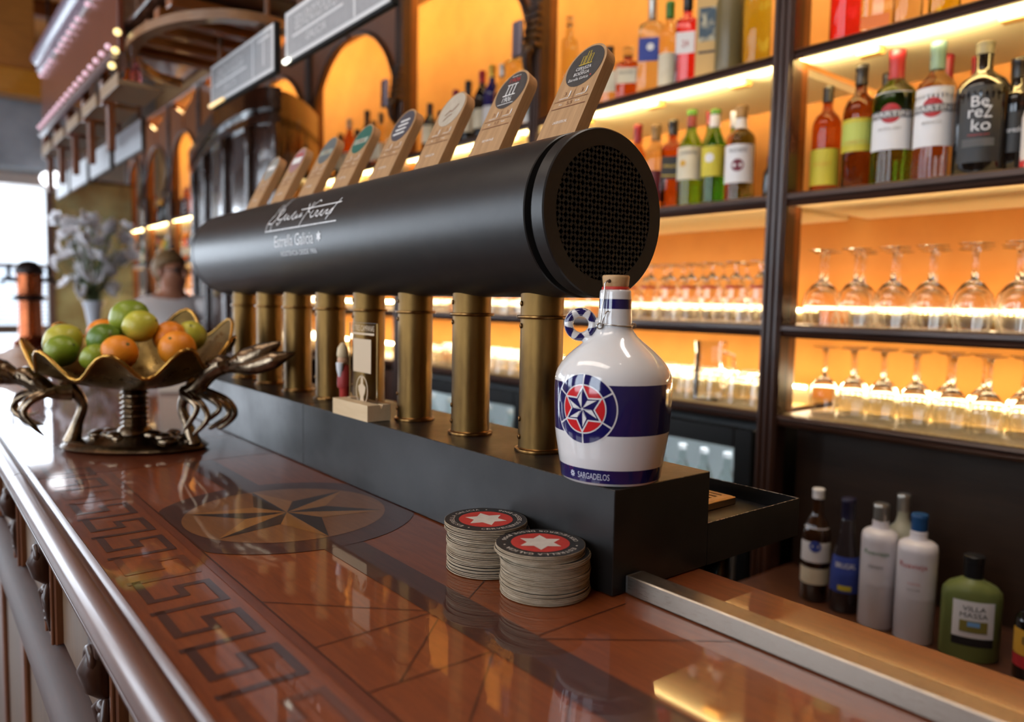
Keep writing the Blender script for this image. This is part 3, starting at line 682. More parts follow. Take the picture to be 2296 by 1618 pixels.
bail.tube([Tv*0.0190+Lv*0.0075+Zv*0.1815, Tv*0.0205+Lv*0.0100+Zv*0.181, Tv*0.0195+Lv*0.0130+Zv*0.174, Tv*0.0165+Lv*0.0150+Zv*0.1655], W, 8)
lp = [Tv*0.0165+Lv*0.0165+Zv*0.1655+(Lv*math.cos(a)*0.0030+Zv*math.sin(a)*0.0030+Tv*0.0015*math.cos(a)) for a in [2*PI*i/16 for i in range(16)]]
bail.tube(lp, W, 8, closed=True)
bail.tube([(Lv*math.cos(a)+Tv*math.sin(a))*0.0197+Zv*(0.1665+0.0008*math.sin(2*a)) for a in [2*PI*i/40 for i in range(40)]], W, 8, closed=True)
bail.tube([-Lv*0.0197+Zv*0.166+(Lv*math.cos(a)+Zv*math.sin(a))*0.0026 for a in [2*PI*i/14 for i in range(14)]], W, 8, closed=True)
bail.build('wire_bail', M_WIRE, jug, smooth=60)

# ================================================================ beer mats
CRD = 0.0470; TH = 0.00152
def mat_mesh(seed):
    rnd = random.Random(seed); mb = MB(); n = 56; dz = [rnd.uniform(-0.0001, 0.0001) for _ in range(n)]
    rr = [CRD*(1+rnd.uniform(-0.003, 0.003)) for _ in range(n)]
    vs = [(0, 0, 0), (0, 0, TH)]
    for i in range(n):
        a = 2*PI*i/n; c, s = math.cos(a), math.sin(a)
        vs += [(rr[i]*c*0.955, rr[i]*s*0.955, 0.00004), (rr[i]*c, rr[i]*s, 0.00058), (rr[i]*c, rr[i]*s, TH-0.00012), (rr[i]*c*0.994, rr[i]*s*0.994, TH)]
    fs = []; ms = []
    for i in range(n):
        a = 2+4*i; b = 2+4*((i+1) % n)
        fs += [(0, b, a), (a, b, b+1, a+1), (a+1, b+1, b+2, a+2), (a+2, b+2, b+3, a+3), (1, a+3, b+3)]; ms += [1, 1, 0, 0, 1]
    mb.add(vs, fs, ms); return mb.mesh('board', [M_BOARD, M_CBLACK])
bmesh_v = [mat_mesh(k) for k in range(4)]
dr = MB()
def ring_disc(mb, r, z, mi, n=56): mb.add([(0, 0, z)]+[(r*math.cos(2*PI*i/n), r*math.sin(2*PI*i/n), z) for i in range(n)], [(0, i+1, (i+1) % n+1) for i in range(n)], mi)
ring_disc(dr, 0.0308, TH+0.0001, 0); star6(dr, (0, 0), 0.0245, lambda x, y: (x, y, TH+0.0002), 1)
red_me = dr.mesh('red_roundel', [M_CRED, M_CWHITE])
ltx = MB()
def arc_text(mb, string, a_mid, span, r, h, inward=False):
    # one letter after another around the rim: tops outward clockwise, or tops inward anticlockwise
    wid = {'I': 0.45, '1': 0.6, ' ': 0.55}; tot = sum(wid.get(c, 1.0) for c in string); x = 0; sg = -1 if inward else 1
    for c in string:
        wd = wid.get(c, 1.0)
        if c != ' ':
            a = a_mid+sg*(span/2-span*(x+wd/2)/tot); ca, sa = math.cos(a), math.sin(a)
            fn = lambda u, v: ((r+sg*v)*ca+sg*u*sa, (r+sg*v)*sa-sg*u*ca, TH+0.0002)
            mb.text(c, {'I': 0.17, '1': 0.42}.get(c, 0.80)*span*r/tot, h, fn)
        x += wd
arc_text(ltx, 'ESTRELLA GALICIA', math.radians(90), math.radians(128), 0.0385, 0.0050)
arc_text(ltx, 'CERVECEROS DESDE 1906', math.radians(270), math.radians(166), 0.0385, 0.0050, True)
for a in (math.radians(14), math.radians(166)):
    nn = 12; cx, cy = 0.0385*math.cos(a), 0.0385*math.sin(a)
    ltx.add([(cx+0.0011*math.cos(2*PI*i/nn), cy+0.0011*math.sin(2*PI*i/nn), TH+0.0002) for i in range(nn)], [tuple(range(nn))])
let_me = ltx.mesh('rim_lettering', M_CWHITE)
def beer_mat(x, y, z, rot, label, group, printed, tilt=(0, 0)):
    t = thing('beer_mat', label, 'beer mat', (x, y, z), rot, group); t.rotation_euler = (tilt[0], tilt[1], rot)
    put('board', random.choice(bmesh_v), t)
    if printed: put('red_roundel', red_me, t); put('rim_lettering', let_me, t)
    return t
Lx, Ly = -0.777, 0.63      # direction to the left in the picture
ORD = ['lowest', 'second', 'third', 'fourth', 'fifth', 'sixth', 'seventh', 'eighth', 'ninth', 'tenth', 'eleventh', 'twelfth', 'thirteenth', 'fourteenth', 'fifteenth', 'sixteenth', 'seventeenth', 'eighteenth', 'nineteenth', 'twentieth', 'twenty-first', 'twenty-second', 'twenty-third', 'twenty-fourth', 'twenty-fifth', 'twenty-sixth', 'twenty-seventh', 'twenty-eighth', 'twenty-ninth', 'thirtieth', 'thirty-first', 'thirty-second', 'thirty-third', 'thirty-fourth']
def stack(cx, cy, n, ntop, shift, name, rot_top, seed):
    rnd = random.Random(seed); z = 0.0006
    for k in range(n):
        topm = k >= n-ntop
        ox = rnd.uniform(-0.0009, 0.0009); oy = rnd.uniform(-0.0009, 0.0009)
        if topm: ox += Lx*shift; oy += Ly*shift
        if k == n-1:
            beer_mat(cx+ox, cy+oy, z, rot_top, 'topmost black and red beer mat with white star on %s' % name[0], name[1], True)
        elif k == n-ntop-1 and shift > 0.004:
            beer_mat(cx+ox, cy+oy, z, 2.0, 'beer mat whose lettered rim peeps out below the shifted top mats', name[1], True)
        else:
            beer_mat(cx+ox, cy+oy, z, rnd.uniform(0, 6.28), 'pulp-board beer mat, %s %s %s' % (ORD[k], 'of' if k == 0 else 'from the bottom of', name[0]), name[1], False)
        z += TH+rnd.choice((0.00005, 0.0001, 0.00015, 0.0004))
stack(-0.046, 0.151, 31, 5, 0.003, ('the stack nearer the fruit bowl', 'beer mats in the stack nearer the fruit bowl'), math.radians(38), 3)
stack(-0.042, 0.057, 30, 5, 0.0062, ('the stack nearer the aluminium bar', 'beer mats in the stack nearer the aluminium bar'), math.radians(141), 5)

# ================================================================ QR stand: engraved acrylic in a pine block
qs = thing('acrylic_stand', 'small clear engraved acrylic sign in a pine block foot', 'table sign', (0.0, 0.576, ZT))
bl = MB(); fn = lambda a, b, t: (a, t, b)
bl.prism([(-0.005, 0.0006), (0.036, 0.0006), (0.036, 0.026), (0.0215, 0.026), (0.019, 0.019), (0.0165, 0.026), (-0.005, 0.026)], -0.060, 0.060, fn)
bl.build('block', M_PINE, qs)
ap = MB().bevbox(0.0175, 0.0205, -0.046, 0.046, 0.020, 0.152, 0.0004).build('acrylic_panel', M_ACRYL, qs)
fa = lambda u, v: (0.0168, -u, v)
en = MB().text('LAS TRES CAMPANAS', 0.080, 0.0095, fa, 0, (0, 0.1435)); en.ribbon([(-0.040, 0.1345), (0.040, 0.1345)], 0.0034, fa)
ov = [(0.019*math.cos(a), 0.042+0.0215*math.sin(a)*(1.12 if math.sin(a) > 0 else 1)) for a in [2*PI*i/36 for i in range(37)]]
en.ribbon(ov, 0.0020, fa)
bell = [(0.0, 0.070), (0.003, 0.064), (0.004, 0.058), (0.0035, 0.054), (0.012, 0.049), (0.011, 0.042), (0.006, 0.034), (0.005, 0.030), (0.008, 0.024), (-0.008, 0.024), (-0.005, 0.030), (-0.006, 0.034), (-0.011, 0.042), (-0.012, 0.049), (-0.0035, 0.054), (-0.004, 0.058), (-0.003, 0.064)]
en.add([fa(0, 0.042)]+[fa(*p) for p in bell], [(0, i+1, (i+1) % len(bell)+1) for i in range(len(bell))])
en.build('engraving', M_ENGR, ap)
# a frosted blank square stands where the code was engraved
MB().add([fa(-0.030, 0.072), fa(0.030, 0.072), fa(0.030, 0.126), fa(-0.030, 0.126)], [(0, 1, 2, 3)]).build('frosted_square', M_ENGR, ap)

# ================================================================ little painted figurine between the columns
fg = thing('figurine', 'small white bearded figurine in red coat beside a brass column', 'figurine', (0.048, 0.700, ZT))
MB().lathe([(0, 0.0006), (0.012, 0.0006), (0.012, 0.006), (0.009, 0.007), (0, 0.007)], 20).build('base', P('fig_black', (40, 42, 50), 0.3), fg, smooth=40)
MB().lathe([(0.006, 0.007), (0.008, 0.012), (0.009, 0.030), (0.010, 0.034), (0.0, 0.034)], 18).build('trousers', P('fig_red', (176, 48, 36), 0.5), fg, smooth=40)
MB().lathe([(0.0, 0.034), (0.012, 0.034), (0.013, 0.040), (0.012, 0.062), (0.008, 0.074), (0.0, 0.076)], 18).build('coat', P('fig_coat', (150, 40, 34), 0.5), fg, smooth=40)
MB().ball((-0.004, -0.001, 0.083), 0.0095, 16, 10, (1, 1, 1.1)).build('head', P('fig_skin', (206, 160, 124), 0.5), fg, smooth=60)
MB().lathe([(0.0, 0.050), (0.004, 0.054), (0.0075, 0.066), (0.009, 0.078), (0.0, 0.080)], 14, (-0.010, -0.002, 0), sx=0.7).build('beard', P('fig_white', (226, 226, 228), 0.6), fg, smooth=60)
MB().lathe([(0.0095, 0.088), (0.0105, 0.092), (0.009, 0.104), (0.004, 0.112), (0.0, 0.114)], 16, (-0.004, -0.001, 0)).build('hat', P('fig_cream', (214, 190, 150), 0.5), fg, smooth=40)
# ================================================================ fruit bowl on lobster legs
FX, FY = -0.205, 1.10
bw = thing('fruit_bowl', 'bronze shell fruit bowl carried by a silver lobster', 'fruit bowl', (FX, FY, 0), math.radians(-39))
# local frame: +X to the right in the picture, +Y away
NA, NB = 96, 14
def shell(a, t, inner=False):
    # t 0 centre .. 1 rim ; scalloped, wider across than deep, back edge higher
    wave = math.cos(9*a+0.2)
    rx, ry = 0.188, 0.150
    k = t**0.8; flare = 1+0.055*wave*t*t
    x = rx*k*math.cos(a)*flare; y = ry*k*math.sin(a)*flare
    z = 0.118+0.080*t**2.2+0.024*wave*t**3+(0.050*math.sin(a) if a % (2*PI) < PI else 0.030*math.sin(a))*t**3
    if inner: z += 0.005
    return (x, y, z)
sh = MB()
for inner in (False, True):
    vs = [shell(2*PI*i/NA, j/NB, inner) for j in range(NB+1) for i in range(NA)]
    fs = [(j*NA+i, j*NA+(i+1) % NA, (j+1)*NA+(i+1) % NA, (j+1)*NA+i) for j in range(NB) for i in range(NA)]
    sh.add(vs, fs, 0)
sh.build('shell', M_BOWL, bw, smooth=80)
MB().tube([tuple(Vector(shell(2*PI*i/NA, 1.0))+Vector((0, 0, 0.002))) for i in range(NA)], 0.0038, 8, closed=True).build('rim', P('gilt_rim', (170, 128, 62), 0.25, metal=1.0), bw, smooth=60)
MB().lathe([(0, 0.0006), (0.135, 0.0006), (0.142, 0.006), (0.132, 0.014), (0.105, 0.017), (0.085, 0.024), (0.055, 0.030), (0.030, 0.036), (0.0, 0.038)], 48, sy=0.62).build('base', M_SILVER, bw, smooth=60)
stm = MB()
prof = [(0.034, 0.03), (0.030, 0.040)]
for k in range(7): prof += [(0.021+0.002*(k % 2), 0.046+0.010*k), (0.027, 0.050+0.010*k), (0.021, 0.054+0.010*k)]
prof += [(0.030, 0.118), (0.040, 0.124)]
stm.lathe(prof, 24); stm.build('tail_stem', M_SILVER, bw, smooth=50)
def spline(pts, n=6):
    Q = [Vector(p) for p in pts]; out = []
    for i in range(len(Q)-1):
        p0, p1, p2, p3 = Q[max(i-1, 0)], Q[i], Q[i+1], Q[min(i+2, len(Q)-1)]
        for j in range(n):
            t = j/n; out.append(0.5*((2*p1)+(p2-p0)*t+(2*p0-5*p1+4*p2-p3)*t*t+(3*p1-p0-3*p2+p3)*t**3))
    out.append(Q[-1]); return out
def limb(name, pts, rads, par, mat=M_SILVER, n=6, flat=1.0):
    p = spline(pts, n); m = len(p); r = []
    for i in range(m):
        f = i/(m-1)*(len(rads)-1); k = min(int(f), len(rads)-2); r.append(rads[k]+(rads[k+1]-rads[k])*(f-k))
    return MB().tube(p, r, 12, flat=flat).build(name, mat, par, smooth=70)
# two curved supports from the base
for s in (1, -1):
    limb('support', [(s*0.120, -0.01, 0.012), (s*0.108, -0.01, 0.05), (s*0.098, -0.01, 0.09), (s*0.128, -0.02, 0.132)], [0.017, 0.010, 0.009, 0.016], bw)
# rocky crust on the base
rk = random.Random(2)
for k in range(26):
    a = rk.uniform(0, 2*PI); q = rk.uniform(0.2, 0.95)
    MB().ball((0.128*q*math.cos(a), 0.078*q*math.sin(a), 0.016+0.022*(1-q)), rk.uniform(0.008, 0.018), 10, 7, (1.2, 1.0, 0.6)).build('crust', M_SILVER, bw, smooth=80)
# claws: right one raised, left one sweeping out of the frame
def claw(s, dz):
    arm = limb('claw', [(s*0.112, -0.02, 0.112), (s*0.140, -0.035, 0.128+dz*0.5), (s*0.165, -0.04, 0.158+dz), (s*0.190, -0.04, 0.172+dz), (s*0.205, -0.04, 0.170+dz), (s*0.235, -0.042, 0.180+dz), (s*0.270, -0.045, 0.198+dz), (s*0.305, -0.05, 0.218+dz)],
               [0.018, 0.014, 0.019, 0.020, 0.014, 0.024, 0.019, 0.002], bw)
    limb('pincer', [(s*0.225, -0.050, 0.168+dz), (s*0.262, -0.066, 0.172+dz), (s*0.300, -0.070, 0.186+dz), (s*0.338, -0.066, 0.200+dz)], [0.011, 0.015, 0.016, 0.0015], arm)
    for k in range(7):
        limb('spike', [(s*(0.150+0.018*k), -0.052, 0.160+dz+0.003*k), (s*(0.154+0.018*k), -0.064, 0.172+dz+0.004*k)], [0.0045, 0.001], arm, n=2)
claw(1, 0.0); claw(-1, -0.030)
for s in (1, -1):
    for k in range(5):
        y = -0.062+0.016*k; d = (0.010*k if s > 0 else 0.016*k)
        jt = rk.uniform(-0.008, 0.008); jz = rk.uniform(-0.010, 0.012)
        limb('walking_leg', [(s*(0.122+d*0.5), y, 0.116), (s*(0.146+d+jt), y-0.02, 0.104+jz*0.4), (s*(0.160+d+jt*1.5), y-0.028+jt, 0.082+jz), (s*(0.146+d*0.9-jt), y-0.026, 0.056+jz), (s*(0.130+d*0.8+jt), y-0.018+jt, 0.038+0.006*k+jz)],
             [0.007, 0.0062, 0.0056, 0.0046, 0.0012], bw)
# fruit, each its own thing
M_OR = P('orange_peel', (232, 140, 28), 0.42, var=(8, (222, 122, 20), 0.4, 0.7), bump=(160, 0.35, 0.0015), sss=0.05)
M_LIME = P('lime_peel', (110, 134, 30), 0.36, var=(7, (150, 160, 44), 0.35, 0.7), bump=(120, 0.25, 0.0012))
M_LIMED = P('dark_lime_peel', (78, 110, 24), 0.36, var=(7, (110, 134, 34), 0.35, 0.7), bump=(120, 0.25, 0.0012))
M_LEM = P('yellow_lime_peel', (176, 172, 52), 0.36, var=(7, (196, 186, 70), 0.35, 0.7), bump=(120, 0.25, 0.0012))
def fruit(name, cat, label, lx, ly, z, r, mat, grp, pointed=0.0, rot=(0, 0, 0)):
    prof = []
    for j in range(17):
        t = PI*j/16; rr = r*math.sin(t); zz = -r*math.cos(t)*(1+pointed*abs(math.cos(t))**4)
        if j in (0, 16) and not pointed: zz *= 0.965
        prof.append((rr, zz))
    a = math.radians(-39); x = FX+lx*math.cos(a)-ly*math.sin(a); y = FY+lx*math.sin(a)+ly*math.cos(a)
    t = thing(name, label, cat, (x, y, z), 0, grp); t.rotation_euler = rot
    MB().lathe(prof, 28).build('peel', mat, t, smooth=80)
    zt = r*(1+pointed)*0.97
    MB().lathe([(0.0035, zt-0.0015), (0.0028, zt+0.0012), (0.0, zt+0.0015)], 8).build('stem_end', P('calyx', (92, 96, 40), 0.7), t, smooth=60)
FR = [('orange', 'orange', 'bright orange at the front rim of the shell bowl', 0.015, -0.085, 0.194, 0.033, M_OR, 0, (0.9, 0.5, 0)),
      ('orange', 'orange', 'orange nearest the raised lobster claw in the bowl', 0.110, -0.055, 0.202, 0.034, M_OR, 0, (0.6, -0.7, 0)),
      ('orange', 'orange', 'orange half hidden behind the front two oranges', 0.072, 0.000, 0.220, 0.032, M_OR, 0, (-0.6, 0.6, 0)),
      ('orange', 'orange', 'orange against the back of the bowl beside the top lime', -0.075, 0.030, 0.220, 0.033, M_OR, 0, (0.4, 0.9, 0)),
      ('lime', 'lime', 'large green lime crowning the fruit pile', -0.010, 0.005, 0.256, 0.036, M_LIME, 0.10, (0.5, 0.8, 0)),
      ('lime', 'lime', 'dark green lime below the crowning lime', -0.028, -0.055, 0.216, 0.031, M_LIMED, 0.12, (1.2, 0.3, 0)),
      ('lime', 'lime', 'yellowish lime resting in front of the crowning lime', 0.028, -0.030, 0.242, 0.031, M_LEM, 0.12, (0.7, 1.1, 0)),
      ('lime', 'lime', 'small green lime squeezed between oranges at the rim', -0.022, -0.096, 0.186, 0.025, M_LIME, 0.12, (0.2, 1.2, 0)),
      ('lime', 'lime', 'yellow green lime at the back beside the hidden orange', 0.100, 0.030, 0.222, 0.030, M_LEM, 0.12, (0.8, -0.3, 0)),
      ('lemon', 'lemon', 'greenish lemon at the outer end of the bowl', -0.128, -0.020, 0.210, 0.033, M_LEM, 0.14, (0.3, 0.9, 0)),
      ('lime', 'lime', 'pale green lime behind the wavy front rim', -0.105, -0.062, 0.194, 0.030, M_LIME, 0.12, (0.9, 0.9, 0))]
for (nm, ct, lb, lx, ly, z, r, mt, pt, ro) in FR: fruit(nm, ct, lb, lx, ly, z, r, mt, 'fruit heaped in the shell bowl', pt, ro)

# ================================================================ back bar
bb = thing('back_bar', 'dark walnut back bar with lit orange shelves', 'shelving', (1.3, 0, ZF))
def bo(mb): mb.v = [(x-1.3, y, z-ZF) for x, y, z in mb.v]; return mb
XB, XW = 1.30, 1.74
YA, YB = -0.9, 8.2
bo(MB().box(XW, XW+0.02, YA, YB, 0.0, 2.05)).build('back_panel', M_ORANGE, bb)
bo(MB().box(XW, XW+0.02, YA, YB, ZF, -0.02)).build('lower_back_panel', M_DARKW, bb)
POST = [-0.38, 0.64, 1.66, 2.64, 3.66, 4.68, 5.70, 6.55, 7.40, 8.1]
SH = [(0.955, 0.980), (0.572, 0.607), (0.222, 0.255), (-0.018, 0.010)]
M_UNDER = P('cream_underside', (246, 230, 186), 0.6)
M_MAT = P('ribbed_gold_mat', (206, 172, 104), 0.5, var=(90, (180, 144, 80), 0.4, 0.6), bump=(300, 0.5, 0.001), stretch=(1, 1, 1))
M_LED = P('led_strip', (255, 236, 190), 0.5, emit=(255, 222, 150), estr=5.0)
M_LED2 = P('led_strip_bright', (255, 240, 210), 0.5, emit=(255, 226, 168), estr=55.0)
for k in range(len(POST)-1):
    y0, y1 = POST[k]+0.03, POST[k+1]-0.03
    for j, (z0, z1) in enumerate(SH):
        s = MB().bevbox(XB+0.004, XW-0.001, y0, y1, z0+0.004, z1, 0.001)
        so = bo(s).build('shelf', M_UNDER if j < 2 else M_DARKW2, bb)
        lip = moulding([(XB-0.006, z0), (XB-0.010, z0+0.008), (XB-0.004, z0+0.014), (XB-0.012, z0+0.020), (XB-0.010, z1-0.003), (XB-0.004, z1+0.001), (XB+0.006, z1+0.001), (XB+0.006, z0)], y0, y1)
        bo(lip).build('shelf_lip', M_DARKW2, so, smooth=40)
        if j == 3: bo(MB().box(XB+0.01, XW-0.01, y0+0.004, y1-0.004, z1+0.0005, z1+0.0025)).build('shelf_mat', M_MAT, so)
        if j == 0 and k < 6:
            for q in range(3): bo(MB().bevbox(XB+0.04, XB+0.08, y0+0.12+0.32*q, y0+0.18+0.32*q, z0-0.018, z0+0.002, 0.004)).build('lamp_clip', P('clip_tan', (196, 150, 84), 0.6), so)
        if j == 0: bo(MB().box(XB+0.008, XB+0.016, y0+0.02, y1-0.02, z0-0.004, z0+0.003)).build('led_strip', M_LED, so)
        if j >= 2:
            # a run of bright diodes on a thin tape fixed to the shelf behind the glasses
            xs, zz = ((XW-0.13, z1+0.040) if j == 2 else (XW-0.17, z1+0.052))
            tape = bo(MB().box(xs+0.004, xs+0.007, y0+0.01, y1-0.01, z1+0.0026, zz+0.008)).build('led_tape', M_UNDER, so)
            dd = MB(); yy = y0+0.02
            while yy < y1-0.02: dd.box(xs, xs+0.004, yy, yy+0.009, zz-0.003, zz+0.004); yy += 0.0185
            bo(dd).build('led_strip', M_LED2, so)
    # cornice board over each bay with the arch in front of it
    bo(MB().bevbox(XB-0.01, XW-0.001, y0, y1, 1.94, 1.97, 0.002)).build('top_board', M_BROWN, bb)
# posts: reeded, standing on the floor, with carved capital brackets
pm = MB().bevbox(-0.014, 0.036, -0.031, 0.031, 0, 3.07, 0.003)
for s in (-0.019, 0.0, 0.019): pm.lathe([(0.0065, 0.3), (0.0065, 2.9)], 10, (-0.015, s, 0))
post_me = pm.mesh('post', M_DARKW, 40)
ret = MB().bevbox(0.036, 0.075, -0.026, 0.026, 1.1, 3.05, 0.002).mesh('post_return', M_ARCH)
cm = MB()
for k in range(6):
    cm.bevbox(-0.05+0.004*k, 0.0, -0.034+0.002*(k % 2), 0.034-0.002*(k % 2), 2.33+0.028*k, 2.353+0.028*k, 0.004)
cm.ball((-0.045, 0, 2.32), 0.022, 14, 10, (1, 1.3, 1)).tube([(-0.02, 0, 2.22), (-0.05, 0, 2.26), (-0.055, 0, 2.31)], [0.008, 0.016, 0.02], 10)
cap_me = cm.mesh('carved_bracket', P('carved_gilt_oak', (58, 34, 18), 0.35, var=(30, (110, 74, 28), 0.5, 0.7), bump=(60, 0.8, 0.006)), 50)
for k, y in enumerate(POST):
    if k == 0: y = -0.38
    p = put('post', post_me, bb, (0, y, 0)); put('post_return', ret, p)
    if k >= 1: put('carved_bracket', cap_me, p)
    if k in (2, 3): put('plaque', MB().bevbox(-0.075, -0.055, 0.012, 0.062, 2.30, 2.43, 0.005).mesh('plaque', P('plaque_pewter', (150, 144, 160) if k == 2 else (112, 92, 56), 0.25, metal=0.7)), p)
# arch spandrels: curved boards springing from the posts
def spandrel(sgn, half):
    mb = MB(); pts = []
    for i in range(17):
        t = i/16; pts.append((half*(1-math.cos(t*PI/2))*0.96, 1.20+0.46*math.sin(t*PI/2)))
    poly = [(0.0, 1.18)]+pts+[(half*0.96, 1.74), (0.0, 1.94)]
    poly = [(0.0, 1.20)]+pts[1:]+[(half*0.96, 1.80), (0.0, 1.94)]
    # build as strip so the concave outline stays clean
    for i in range(16):
        a, b = pts[i], pts[i+1]; ta = 1.94-(1.94-1.80)*a[0]/half; tb = 1.94-(1.94-1.80)*b[0]/half
        quad = [(sgn*a[0], a[1]), (sgn*b[0], b[1]), (sgn*b[0], tb), (sgn*a[0], ta)]
        mb.prism(quad, 0.0, 0.03, lambda u, v, t: (t, u, v-ZF))
    return mb.mesh('arch_spandrel', M_ARCH)
rib = lambda sgn, half: MB().tube([(-0.006, sgn*half*(1-math.cos(t*PI/2))*0.96, 1.20+0.46*math.sin(t*PI/2)-ZF) for t in [i/16 for i in range(17)]], 0.011, 8).mesh('arch_rib', M_DARKW, 60)
for k in range(2, len(POST)-1):
    half = (POST[k+1]-POST[k])/2-0.03
    a = put('arch_spandrel', spandrel(1, half), bb, (0, POST[k]+0.03, 0)); put('arch_rib', rib(1, half), a)
    if k > 2:
        b = put('arch_spandrel', spandrel(-1, half), bb, (0, POST[k+1]-0.03, 0)); put('arch_rib', rib(-1, half), b)
# dark mullion strips on the back panel behind the near bays
# ---------------------------------------------------------------- low worktop in the nearest bay
wt = thing('work_top', 'brown worktop under the lit shelves carrying liqueur bottles', 'worktop', (1.2, 0, ZF))
MB().bevbox(-0.17, 0.20, YA, 0.606, 0.655, 0.68, 0.003).build('top', wood('worktop_brown', (70, 40, 26), (96, 58, 38), 0.35, 0.6, 0.15, (20, 2, 20), 4, 0.1), wt)
MB().box(-0.15, 0.19, YA+0.01, 0.575, 0.0006, 0.655).build('carcass', M_DARKW, wt)
MB().box(0.195, 0.205, YA, 0.607, 0.68, 1.08).build('splashback', wood('dark_splashback', (42, 28, 16), (58, 38, 22), 0.45, 0.2, 0.2, (20, 2, 20), 4, 0.1), wt)
WZ = -0.42
# ================================================================ bottles
def glassm(name, col, rough=0.02): return P('glass_'+name, col, rough, trans=1.0, ior=1.16, spec=0.9, coat=0.5, coat_rough=0.02)
G_AMB = glassm('amber', (226, 150, 74)); G_GRN = glassm('green', (122, 196, 44)); G_CLR = glassm('clear', (236, 236, 220))
G_DRK = P('glass_dark', (18, 14, 12), 0.08, coat=0.4); G_YEL = glassm('yellow', (246, 238, 180)); G_RED = glassm('red', (226, 60, 76))
G_BLU = P('glass_blue', (28, 30, 96), 0.08, coat=0.5); G_PALE = glassm('pale', (244, 232, 190)); G_WHS = glassm('whisky', (196, 108, 50))
G_OLV = P('glass_olive', (110, 96, 62), 0.3); G_FROST = P('frosted_limoncello', (122, 132, 74), 0.35, trans=0.25, ior=1.3, var=(5, (138, 146, 84), 0.4, 0.7))
W_BOT = P('white_bottle', (224, 220, 226), 0.28, coat=0.3); C_BLK = P('cap_black', (26, 24, 24), 0.35); C_RED = P('cap_red', (128, 26, 34), 0.4)
C_SIL = P('cap_silver', (176, 170, 160), 0.3, metal=0.8); C_GRN = P('cap_green', (70, 120, 40), 0.4); C_GRY = P('cap_greygreen', (96, 122, 116), 0.35)
C_BLU = P('cap_blue', (30, 74, 122), 0.4); C_GLD = P('cap_gold', (206, 168, 70), 0.35, metal=0.6); C_TAN = P('cap_tan', (126, 100, 66), 0.5)
L_CRM = P('label_cream', (226, 216, 190), 0.6, var=(20, (214, 202, 174), 0.4, 0.7)); L_YEL = P('label_yellow', (206, 190, 60), 0.6); L_BLK = P('label_black', (34, 32, 32), 0.5)
L_WHT = P('label_white', (228, 226, 226), 0.55); L_BLU = P('label_blue', (52, 70, 150), 0.55); L_GRN = P('label_green', (40, 140, 120), 0.55); L_RED = P('label_red', (176, 40, 44), 0.55)
L_OCH = P('label_ochre', (214, 160, 50), 0.55); T_DRK = P('ink_dark', (40, 40, 48), 0.6); T_GRY = P('ink_grey', (120, 118, 118), 0.6)
def bprof(style, r, h, nr):
    # returns (profile, neck top height without the cap)
    if style == 'wine':   return [(0, 0.0006), (r*0.9, 0.0006), (r, 0.004), (r, h*0.58), (r*0.96, h*0.63), (r*0.72, h*0.70), (nr*1.25, h*0.76), (nr, h*0.80), (nr, h)]
    if style == 'shoulder': return [(0, 0.0006), (r*0.92, 0.0006), (r, 0.004), (r, h*0.60), (r*0.97, h*0.66), (r*0.80, h*0.715), (r*0.52, h*0.75), (nr*1.12, h*0.78), (nr, h*0.81), (nr, h)]
    if style == 'square': return [(0, 0.0006), (r*0.95, 0.0006), (r, 0.004), (r, h*0.66), (r*0.93, h*0.70), (r*0.6, h*0.735), (nr*1.1, h*0.76), (nr, h*0.78), (nr, h)]
    if style == 'tall':   return [(0, 0.0006), (r*0.95, 0.0006), (r, 0.005), (r, h*0.72), (r*0.95, h*0.765), (r*0.78, h*0.785), (nr*1.35, h*0.80), (nr*1.2, h*0.82), (nr*1.2, h*0.86), (nr, h*0.87), (nr, h)]
    if style == 'cone':   return [(0, 0.0006), (r*0.92, 0.0006), (r, 0.005), (r*0.98, h*0.34), (r*0.8, h*0.52), (r*0.52, h*0.68), (nr*1.1, h*0.80), (nr, h*0.84), (nr, h)]
    if style == 'decanter': return [(0, 0.0006), (r*0.95, 0.0006), (r, 0.004), (r*1.0, h*0.52), (r*0.88, h*0.60), (nr*1.15, h*0.65), (nr, h*0.68), (nr, h*0.9), (nr*1.25, h*0.92), (nr*1.25, h)]
